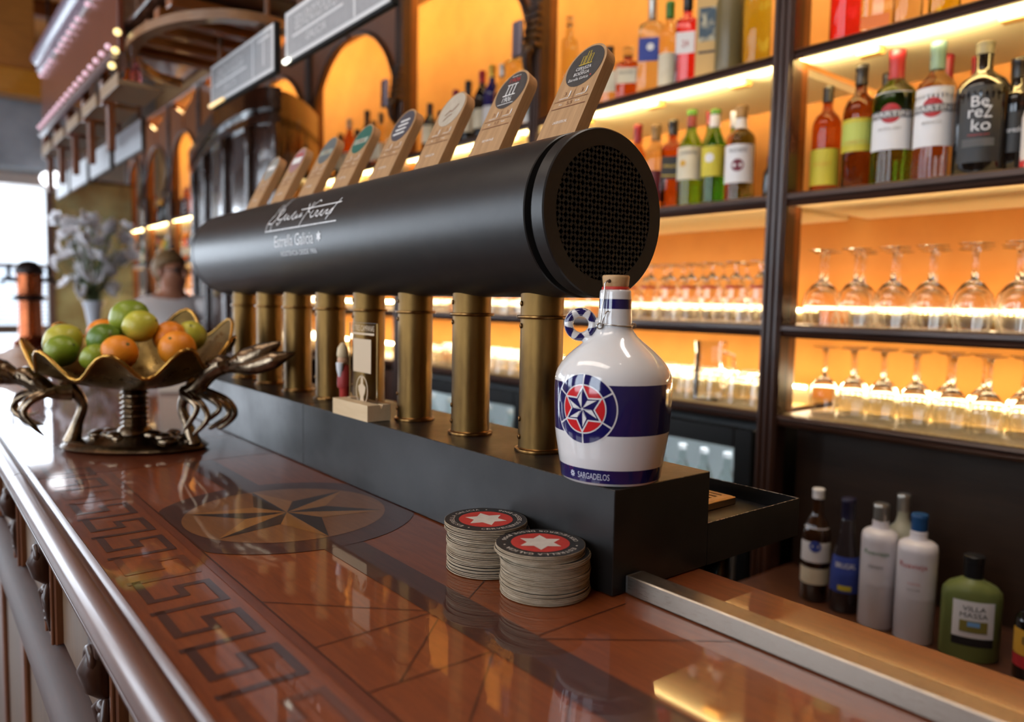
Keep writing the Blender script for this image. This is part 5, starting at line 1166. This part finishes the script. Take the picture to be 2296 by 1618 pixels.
M_GLOSSD = wood('gloss_dark', (42, 24, 18), (70, 44, 34), 0.22, 1.0, 0.06, (20, 20, 2), 4, 0.1)
wall_strip(CV, 0.0006, 2.32, 0.012, M_GLOSSD, 'curved_front', bc)
wall_strip(CV, 2.32, 2.42, 0.045, M_GLOSSD, 'cornice', bc); wall_strip(CV, 2.25, 2.29, 0.03, M_GLOSSD, 'frieze', bc); wall_strip(CV, 1.10, 1.15, 0.035, M_GLOSSD, 'waist_moulding', bc)
for i in range(3, len(CV)-1, 6):
    x, y = CV[i]; mb = MB()
    a = Vector(CV[i-1]); b = Vector(CV[i+1]); t = (b-a).normalized(); nn = Vector((t.y, -t.x)); nn = -nn if nn.x > 0 else nn
    c = (x+nn.x*0.026, y+nn.y*0.026, 0)
    mb.lathe([(0.014, 1.15), (0.024, 1.20), (0.016, 1.30), (0.022, 1.70), (0.017, 2.10), (0.026, 2.18), (0.022, 2.25)], 12, c); mb.build('turned_post', M_GLOSSD, bc, smooth=50)
    mb2 = MB(); c2 = ((CV[i][0]+CV[min(i+1, len(CV)-1)][0])/2+nn.x*0.012, (CV[i][1]+CV[min(i+1, len(CV)-1)][1])/2+nn.y*0.012)

# ================================================================ hanging menu boards
def board(y0, y1, label, dark, near):
    t = thing('hanging_sign', label, 'sign', (0.40, (y0+y1)/2, 1.02), 0, 'grey menu boards hanging in a row above the bar')
    w = (y1-y0)/2; h = 0.160
    MB().bevbox(-0.006, 0.014, -w, w, 0.0, h, 0.002).build('frame', M_HOLE if near else P('sign_edge', (80, 76, 74), 0.5), t)
    pn = MB().box(-0.0075, -0.006, -w+0.008, w-0.008, 0.008, h-0.006).build('panel', M_GREYL if near else M_SWHITE, t)
    if near:
        MB().box(-0.0085, -0.0075, -w+0.024, w-0.024, 0.020, h-0.018).build('grey_field', M_GREY, t)
        ff = lambda u, v: (-0.0095, -u, v)
        tx = MB().text('BIENVENIDOS POR LA' if dark else 'CERVEZAS BODEGA', w*0.86, 0.040, ff, 0, (-w*0.30, 0.105))
        tx.ribbon([(-w*0.80, 0.072), (w*0.22, 0.072)], 0.007, ff, 1).ribbon([(w*0.42, 0.020), (w*0.42, h-0.02)], 0.010, ff, 1)
        tx.text('GALICIA', w*0.40, 0.022, ff, 0, (-w*0.30, 0.048)).ribbon([(w*0.55, 0.125), (w*0.88, 0.125)], 0.008, ff, 1).ribbon([(w*0.72, 0.04), (w*0.72, 0.118)], 0.010, ff, 1)
        tx.build('sign_print', [M_GREYL, M_GREYL], pn)
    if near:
        MB().tube([(-0.012, w-0.012, 0.008), (-0.012, w-(0.045 if dark else 0.16), 0.008)], [0.008, 0.006], 8).build('frame_glint', P('sign_glint_cool', (255, 255, 244), 0.4, emit=(255, 255, 236), estr=3.0) if dark else P('sign_glint_warm', (255, 226, 170), 0.4, emit=(255, 214, 140), estr=0.9), t)  # glowing capsules imitate lights reflected in the glossy frame's lower edge
    for s in (-1, 1):
        MB().tube([(0.004, s*w*0.72, h-0.002), (0.004, s*w*0.72, 1.01)], 0.009, 8).build('rod', P('rod_bronze', (112, 84, 68), 0.4, metal=0.5), t)
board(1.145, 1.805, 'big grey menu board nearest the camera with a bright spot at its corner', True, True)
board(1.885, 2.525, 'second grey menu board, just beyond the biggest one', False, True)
for k, (a, b, lb) in enumerate([(3.59, 4.20, 'pale board nearest of the four distant hanging boards'), (4.32, 4.90, 'pale board second of the four distant hanging boards'), (5.0, 5.60, 'pale board third of the four distant hanging boards'), (5.68, 6.20, 'pale board farthest of the four distant hanging boards')]): board(a, b, lb, False, False)
# soffit the boards hang from
so = thing('bar_soffit', 'dark boarded soffit above the hanging menu boards', 'soffit', (0.75, 3.6, 2.02))
bd_me = MB().bevbox(-0.45, 0.53, -0.098, 0.098, 0.0, 0.03, 0.004).mesh('soffit_board', wood('soffit_dark', (70, 32, 12), (104, 52, 20), 0.4, 0.4, 0.15, (2, 20, 20), 4, 0.2))
for k in range(26): put('soffit_board', bd_me, so, (0, -2.6+0.20*k, 0))

# ================================================================ canopy over the guests' side
cn = thing('bar_canopy', 'red mahogany canopy fascia with beaded lights above the bar', 'canopy', (0.10, 3.4, 1.19))
L0, L1 = -0.80, 1.08
MB().bevbox(-0.012, 0.012, L0, L1, 0.0, 0.44, 0.004).build('fascia', M_FASCIA, cn)
mv = moulding([(-0.012, 0.33), (-0.030, 0.335), (-0.036, 0.35), (-0.030, 0.365), (-0.045, 0.375), (-0.060, 0.395), (-0.055, 0.42), (-0.030, 0.435), (-0.012, 0.44)], L0, L1)
mv.build('crown_moulding', P('lilac_paint', (120, 108, 128), 0.35, coat=0.4), cn, smooth=50)  # moulding in one even lilac grey
moulding([(-0.012, -0.02), (-0.030, -0.015), (-0.034, 0.0), (-0.024, 0.012), (-0.012, 0.02)], L0, L1).build('base_moulding', M_FASCIA, cn, smooth=50)
bm = MB().ball((0, 0, 0), 0.011, 10, 8).mesh('bead_lamp', P('bead_glow', (214, 180, 190), 0.4, emit=(226, 186, 204), estr=0.9), 60)
bm2 = MB().ball((0, 0, 0), 0.012, 10, 8).mesh('bead_lamp', P('bead_violet', (170, 70, 190), 0.4, emit=(178, 84, 210), estr=1.6), 60)
bm3 = MB().ball((0, 0, 0), 0.013, 10, 8).mesh('bead_lamp', P('bead_gold', (240, 214, 140), 0.4, emit=(246, 220, 150), estr=2.0), 60)
rb = random.Random(9)
for k in range(17):
    y = L0+0.04+k*0.11
    if k % 7 != 5: put('bead_lamp', bm, cn, (-0.022, y, 0.30))
    put('bead_lamp', bm, cn, (-0.036, y, 0.02))
for k in range(9): put('bead_lamp', bm2, cn, (0.03, 0.10+0.10*k, -0.075+rb.uniform(-0.015, 0.015)))
for (y, z) in ((-0.84, 0.055), (-0.80, 0.0), (-0.74, -0.04)): put('bead_lamp', bm3, cn, (-0.02, y, z))
# shelf brackets with little shelves below the fascia
br = MB().bevbox(-0.01, 0.15, -0.17, 0.13, -0.115, -0.095, 0.004).bevbox(-0.014, -0.006, -0.17, 0.13, -0.12, -0.07, 0.003).mesh('rack_shelf', P('beige_shelf', (150, 124, 96), 0.5))
bk = MB().bevbox(0.02, 0.05, -0.015, 0.015, -0.30, 0.0, 0.004).bevbox(0.0, 0.03, -0.02, 0.02, -0.12, 0.02, 0.004).mesh('rack_post', M_BROWN)
for k in range(5):
    put('rack_shelf', br, cn, (0, -0.62+0.40*k, 0)); put('rack_post', bk, cn, (0, -0.42+0.40*k, 0))
# rounded end of the canopy: hoop tray with slats
hp2 = MB(); vs = []; NH = 36
for i in range(NH+1):
    a = PI*0.50+PI*1.12*i/NH
    for (q, z) in ((1.0, 0.0), (1.0, 0.03), (0.86, 0.03), (0.86, 0.0)): vs.append((0.30+0.30*q*math.cos(a), -0.94+0.50*(1-(1-q)*0.7)*math.sin(a), z))
fs = []
for i in range(NH):
    a, b = 4*i, 4*i+4; fs += [(a, b, b+1, a+1), (a+1, b+1, b+2, a+2), (a+2, b+2, b+3, a+3), (a+3, b+3, b, a)]
fs += [(0, 1, 2, 3), (4*NH+3, 4*NH+2, 4*NH+1, 4*NH)]
hp2.add(vs, fs).build('hoop', wood('hoop_oak', (112, 78, 50), (146, 106, 70), 0.35, 0.5, 0.1, (4, 4, 20), 4, 0.1), cn, smooth=50)
for k in range(5): MB().bevbox(0.05, 0.42, -1.26+0.15*k, -1.20+0.15*k, 0.05, 0.09, 0.004).build('hoop_slat', wood('slat_amber', (112, 58, 18), (150, 84, 30), 0.4, 0.4, 0.1, (2, 20, 20), 4, 0.1), cn)
MB().bevbox(0.02, 0.46, -1.40, -0.46, 0.10, 0.12, 0.004).build('hoop_back', M_DARKW2, cn)
# small bottles and glasses kept on the canopy shelves
for k in range(8):
    put_y = 3.4-0.70+0.40*(k//2)+0.12*(k % 2)
    o = MB().lathe([(0, 0), (0.020, 0), (0.022, 0.05), (0.012, 0.075), (0.008, 0.10), (0, 0.102)], 14).build('small_flask', [glassm('pinkish', (236, 150, 160)), glassm('amber', (214, 122, 36)), G_CLR][k % 3], None, (0.17, put_y, 1.19-0.0945), smooth=50)
    tag(o, 'small %s flask on the canopy rack, %s of eight from its rounded end' % (['rosy', 'amber', 'clear'][k % 3], NTH0[k]), 'bottle', 'small %s flasks on the canopy rack' % ['rosy', 'amber', 'clear'][k % 3])

# ================================================================ things at the far end
# copper beer tower on the far stretch of the counter
ct = thing('copper_tower', 'domed copper beer tower on the far stretch of the counter', 'beer tap', (0.03, 4.7, 0.0))
M_COP = P('copper', (150, 84, 52), 0.25, metal=1.0, var=(8, (110, 60, 40), 0.4, 0.7)); M_CBLK = P('copper_black', (40, 34, 34), 0.3, metal=0.6)
MB().lathe([(0, 0.0006), (0.09, 0.0006), (0.095, 0.02), (0.070, 0.04), (0.062, 0.06), (0.060, 0.26)], 28).build('column', M_COP, ct, smooth=50)
MB().lathe([(0.060, 0.26), (0.085, 0.265), (0.088, 0.285), (0.064, 0.295)], 28).build('collar', M_CBLK, ct, smooth=40)
MB().lathe([(0.064, 0.295), (0.068, 0.36), (0.066, 0.42)], 28).build('drum', M_COP, ct, smooth=50)
MB().lathe([(0.074, 0.415), (0.076, 0.43), (0.064, 0.465), (0.036, 0.488), (0, 0.495)], 28).build('dome', M_CBLK, ct, smooth=50)
for s in (-1, 1):
    tp = MB().tube([(s*0.05, 0, 0.38), (s*0.12, 0, 0.385), (s*0.135, 0, 0.36)], [0.014, 0.012, 0.010], 10).build('tap', M_CBLK, ct, smooth=60)
    MB().tube([(s*0.10, 0, 0.39), (s*0.10, 0, 0.47)], [0.008, 0.014], 10).build('lever', M_CBLK, tp, smooth=60)
nk = thing('napkin_heap', 'crumpled pale cloth on the counter beyond the fruit bowl', 'cloth', (-0.24, 2.95, 0.0))
hm2 = MB(); NN = 26; vs = []
for i in range(NN+1):
    for j in range(NN+1):
        u, v = i/NN*2-1, j/NN*2-1; d = max(0, 1-(u*u+v*v)); z = 0.002+0.10*d**0.8*(0.75+0.25*math.sin(5*u+3*v)*math.cos(4*v-2*u)); vs.append((u*0.15, v*0.20, z))
hm2.add(vs, [(i*(NN+1)+j, (i+1)*(NN+1)+j, (i+1)*(NN+1)+j+1, i*(NN+1)+j+1) for i in range(NN) for j in range(NN)])
hm2.build('cloth', P('pale_cloth', (200, 184, 176), 0.8), nk, smooth=80)
# drawer unit under the person and a framed notice
fn_t = thing('framed_notice', 'small white framed notice standing behind the bowl', 'notice', (0.10, 1.95, 0.0), math.radians(-20))
MB().bevbox(-0.05, 0.05, -0.006, 0.006, 0.0006, 0.215, 0.002).build('frame', P('notice_frame', (196, 188, 176), 0.5), fn_t)
MB().box(-0.042, 0.042, -0.0075, -0.006, 0.01, 0.205).build('sheet', P('notice_sheet', (216, 206, 190), 0.6), fn_t)
MB().box(-0.030, 0.030, -0.0085, -0.0075, 0.165, 0.178).build('heading', T_GRY, fn_t)
# white flowers
fl = thing('flower_vase', 'tall white vase crowded with white artificial orchids', 'flowers', (0.50, 5.5, -0.10))
M_PET = P('petal_white', (244, 242, 246), 0.6, trans=0.25, ior=1.1); 
MB().lathe([(0, 0.0006), (0.085, 0.0006), (0.09, 0.01), (0.03, 0.06), (0.028, 0.14), (0.055, 0.30), (0.075, 0.36), (0.072, 0.36), (0.05, 0.30), (0.0, 0.29)], 24).build('vase', P('vase_white', (214, 220, 230), 0.2, coat=0.5), fl, smooth=50)
pe = MB()
for k in range(6):
    a = k*PI/3; vs = []
    for i in range(6):
        t = i/5; wdt = 0.030*math.sin(PI*min(1, t*0.92+0.08)); r = 0.062*t; z = 0.022*t*t
        vs += [(r*math.cos(a)-wdt*math.sin(a), r*math.sin(a)+wdt*math.cos(a), z+0.008), (r*math.cos(a), r*math.sin(a), z), (r*math.cos(a)+wdt*math.sin(a), r*math.sin(a)-wdt*math.cos(a), z+0.008)]
    pe.add(vs, [(3*i+j, 3*i+3+j, 3*i+4+j, 3*i+1+j) for i in range(5) for j in range(2)])
pe.ball((0, 0, 0.012), 0.016, 8, 6)
fme = pe.mesh('blossom', M_PET, 80)
rf = random.Random(21)
for k in range(60):
    a = rf.uniform(0, 2*PI); hgt = rf.uniform(0.40, 0.94); sp = 0.10+0.19*math.sin(min(1, (hgt-0.36)/0.6)*PI*0.75)
    x, y = sp*math.cos(a)*rf.uniform(0.3, 1), sp*math.sin(a)*rf.uniform(0.3, 1)
    MB().tube([(0, 0, 0.33), (x*0.5, y*0.5, 0.33+(hgt-0.33)*0.6), (x, y, hgt)], 0.004, 6).build('flower_stem', P('stem_green', (96, 112, 72), 0.6), fl, smooth=60)
    o = put('blossom', fme, fl, (x, y, hgt), (rf.uniform(-1.2, 1.2), rf.uniform(-1.2, 1.2), rf.uniform(0, 6)))
# mirrored end panel and dark post beside the window
ep = thing('end_screen', 'pale olive glass screen closing the far end of the back bar', 'screen', (0.85, 7.55, ZF))
MB().bevbox(-0.30, 0.36, -0.01, 0.01, 0.0006, 2.45, 0.004).build('pane', P('olive_glass', (168, 168, 126), 0.25, var=(3, (130, 104, 60), 0.4, 0.7)), ep)
MB().bevbox(-0.36, -0.30, -0.04, 0.04, 0.0006, 2.9, 0.006).build('stile', P('slate_brown', (92, 74, 70), 0.4), ep)
MB().lathe([(0, 2.45), (0.36, 2.45), (0.36, 2.47), (0, 2.47)], 4, (0.03, 0, 0), sy=0.12).build('head', M_DARKW, ep)
# lamp globe
gl = thing('globe_lamp', 'round white glass globe lamp near the far window', 'lamp', (0.39, 6.35, 1.19))
MB().ball((0, 0, 0), 0.075, 20, 14, (1.15, 1.15, 0.8)).build('globe', P('globe_glow', (250, 250, 255), 0.3, emit=(250, 250, 255), estr=4.0), gl, smooth=80)
MB().lathe([(0.02, 0.058), (0.03, 0.075), (0.012, 0.09), (0.009, 1.70)], 12).build('rod', M_CBLK, gl, smooth=40)
for (x, y, lb) in ((-1.2, 0.0, 'round ceiling lamp above the guests nearest the camera'), (-1.2, 2.0, 'round ceiling lamp above the guests beyond the first'), (-0.2, -0.8, 'round ceiling lamp above the near counter end'), (-2.4, 1.0, 'round ceiling lamp nearer the street windows'), (0.75, -0.4, 'round ceiling lamp above the bartender aisle')):
    t = thing('ceiling_lamp', lb, 'lamp', (x, y, 2.75), 0, 'round ceiling lamps')
    MB().lathe([(0, 0.0), (0.05, 0.0), (0.055, 0.012), (0.055, 0.149), (0.0, 0.149)], 24).build('housing', P('lamp_housing', (60, 50, 44), 0.4), t, smooth=40)
    MB().lathe([(0, -0.001), (0.045, -0.001)], 24).build('lens', P('lamp_lens', (255, 244, 230), 0.4, emit=(255, 240, 220), estr=26.0), t)

# ================================================================ bartender
pn = thing('person', 'bartender in a white short sleeved shirt reaching to the side', 'person', (0.745, 4.42, ZF), math.radians(-2))
M_SKIN = P('skin', (168, 112, 84), 0.5, sss=0.08); M_TEE = P('white_tee', (222, 216, 214), 0.8, bump=(30, 0.5, 0.004)); M_JEAN = P('blue_jeans', (86, 112, 168), 0.8); M_HAIR = P('brown_hair', (128, 98, 62), 0.55, bump=(90, 0.6, 0.004))
def skin(name, verts, edges, rads, mat, par, sub=2, root=0):
    me = bpy.data.meshes.new(name); me.from_pydata([tuple(v) for v in verts], edges, []); me.materials.append(mat)
    o = put(name, me, par); md = o.modifiers.new('Skin', 'SKIN'); md.use_smooth_shade = True
    if not me.skin_vertices: 
        import bmesh as _b
    for i, d in enumerate(me.skin_vertices[0].data):
        r = rads[i]; d.radius = r if isinstance(r, tuple) else (r, r); d.use_root = (i == root)
    ss = o.modifiers.new('Subdivision', 'SUBSURF'); ss.levels = sub; ss.render_levels = sub
    return o
# local: +X is the side the arm reaches to, -Y faces the viewer; height 1.66
V = [(0, 0, 0.92), (0, 0, 1.08), (0, 0, 1.24), (0, 0, 1.36), (0, 0, 1.43), (0.0, -0.01, 1.49), (0.005, -0.015, 1.56), (0.0, -0.01, 1.62),
     (0.14, 0, 1.34), (0.19, -0.06, 1.335), (0.38, -0.20, 1.30), (0.58, -0.26, 1.27), (0.66, -0.28, 1.27),
     (-0.15, 0, 1.34), (-0.20, 0.0, 1.31), (-0.24, 0.0, 1.06), (-0.20, -0.12, 0.88), (-0.18, -0.18, 0.84),
     (0.10, 0, 0.88), (0.11, -0.01, 0.48), (0.11, 0.01, 0.09), (0.12, -0.12, 0.04), (-0.10, 0, 0.88), (-0.11, -0.01, 0.48), (-0.11, 0.01, 0.09), (-0.12, -0.12, 0.04)]
Ed = [(0, 1), (1, 2), (2, 3), (3, 4), (4, 5), (5, 6), (6, 7), (3, 8), (8, 9), (9, 10), (10, 11), (11, 12), (3, 13), (13, 14), (14, 15), (15, 16), (16, 17), (0, 18), (18, 19), (19, 20), (20, 21), (0, 22), (22, 23), (23, 24), (24, 25)]
Rd = [(0.15, 0.11), (0.13, 0.10), (0.15, 0.11), (0.12, 0.09), 0.055, (0.085, 0.09), (0.082, 0.10), (0.06, 0.07),
      0.062, 0.058, 0.043, 0.030, 0.026, 0.062, 0.055, 0.042, 0.030, 0.026, 0.085, 0.058, 0.042, 0.036, 0.085, 0.058, 0.042, 0.036]
body = skin('body', V, Ed, Rd, M_SKIN, pn)
skin('shirt', V[0:4]+[(0, 0, 1.405)]+[V[8], V[9], (0.30, -0.14, 1.315), V[13], V[14], (-0.228, 0.0, 1.15)], [(0, 1), (1, 2), (2, 3), (3, 4), (3, 5), (5, 6), (6, 7), (3, 8), (8, 9), (9, 10)],
     [(0.172, 0.132), (0.152, 0.122), (0.170, 0.130), (0.140, 0.105), 0.075, 0.078, 0.076, 0.066, 0.078, 0.074, 0.062], M_TEE, pn)
skin('jeans', [V[0]]+V[18:21]+V[22:25], [(0, 1), (1, 2), (2, 3), (0, 4), (4, 5), (5, 6)], [(0.160, 0.12), 0.10, 0.072, 0.06, 0.10, 0.072, 0.06], M_JEAN, pn)
hr = MB().ball((-0.004, 0.020, 1.575), 0.104, 20, 14, (0.95, 1.02, 1.10)); 
hr.v = [(x, max(y, -0.055-0.6*(z-1.60)) if z > 1.59 else max(y, 0.0), z) for x, y, z in hr.v]
def turn(mb, a=0.45): mb.v = [(x*math.cos(a)-y*math.sin(a), x*math.sin(a)+y*math.cos(a), z) for x, y, z in mb.v]; return mb
turn(hr).build('hair', M_HAIR, pn, smooth=80)
MB().tube([(-0.01, 0.10, 1.60), (-0.02, 0.15, 1.58), (-0.03, 0.155, 1.50), (-0.03, 0.13, 1.42)], [0.03, 0.035, 0.03, 0.008], 10).build('ponytail', M_HAIR, pn, smooth=80)
fc = MB()
fc.tube([(0.0, -0.095, 1.565), (0.0, -0.125, 1.53), (0.0, -0.105, 1.52)], [0.010, 0.015, 0.010], 8)
turn(fc).build('nose', M_SKIN, pn, smooth=80)
gs = MB()
for s in (-1, 1):
    gs.tube([(s*0.040+0.026*math.cos(a), -0.104, 1.560+0.020*math.sin(a)) for a in [2*PI*i/16 for i in range(16)]], 0.004, 6, closed=True)
    gs.tube([(s*0.066, -0.10, 1.562), (s*0.088, 0.0, 1.56)], 0.0035, 6)
gs.tube([(-0.014, -0.106, 1.562), (0.014, -0.106, 1.562)], 0.0035, 6); turn(gs).build('spectacles', C_BLK, pn, smooth=60)
ey = MB()
for s in (-1, 1): ey.ball((s*0.038, -0.090, 1.560), 0.011, 8, 6)
turn(ey).build('eyes', P('eye_dark', (60, 44, 36), 0.3), pn, smooth=80)
turn(MB().tube([(-0.028, -0.094, 1.485), (0.0, -0.102, 1.482), (0.028, -0.094, 1.485)], [0.003, 0.007, 0.003], 8)).build('mouth', P('lips', (150, 84, 76), 0.5), pn, smooth=80)
er = MB()
for s in (-1, 1): er.ball((s*0.090, -0.005, 1.545), 0.026, 8, 8, (0.4, 0.7, 1.1))
turn(er).build('ears', M_SKIN, pn, smooth=80)
def hand(base, d, down, name):
    # palm and five bent fingers
    B = Vector(base); D = Vector(d).normalized(); Dn = Vector(down).normalized(); Sd = D.cross(Dn).normalized()
    h = MB(); h.tube([B, B+D*0.035, B+D*0.085], [0.024, 0.036, 0.034], 12, flat=0.5)
    for k, ln in enumerate((0.068, 0.078, 0.072, 0.056)):
        o = B+D*0.080+Sd*(0.027-0.018*k)
        h.tube([o, o+D*ln*0.45+Dn*0.010, o+D*ln*0.75+Dn*0.030, o+D*ln*0.80+Dn*0.052], [0.0095, 0.009, 0.008, 0.006], 8)
    o = B+D*0.03+Sd*0.032; h.tube([o, o+D*0.035+Sd*0.022+Dn*0.010, o+D*0.060+Sd*0.016+Dn*0.028], [0.011, 0.010, 0.007], 8)
    h.build(name, M_SKIN, body, smooth=80)
hand((0.655, -0.28, 1.27), (1, -0.2, -0.05), (0, -0.2, -1), 'hand'); hand((-0.18, -0.175, 0.845), (0.1, -0.6, -0.6), (0.3, 0.6, -0.6), 'hand')
sw = MB()
for s in (-1, 1): sw.tube([(s*0.115, 0.05, 0.045), (s*0.115, -0.06, 0.042), (s*0.12, -0.16, 0.034)], [0.045, 0.048, 0.036], 12)
sw.build('shoes', P('shoe_dark', (40, 38, 40), 0.5), pn, smooth=80)
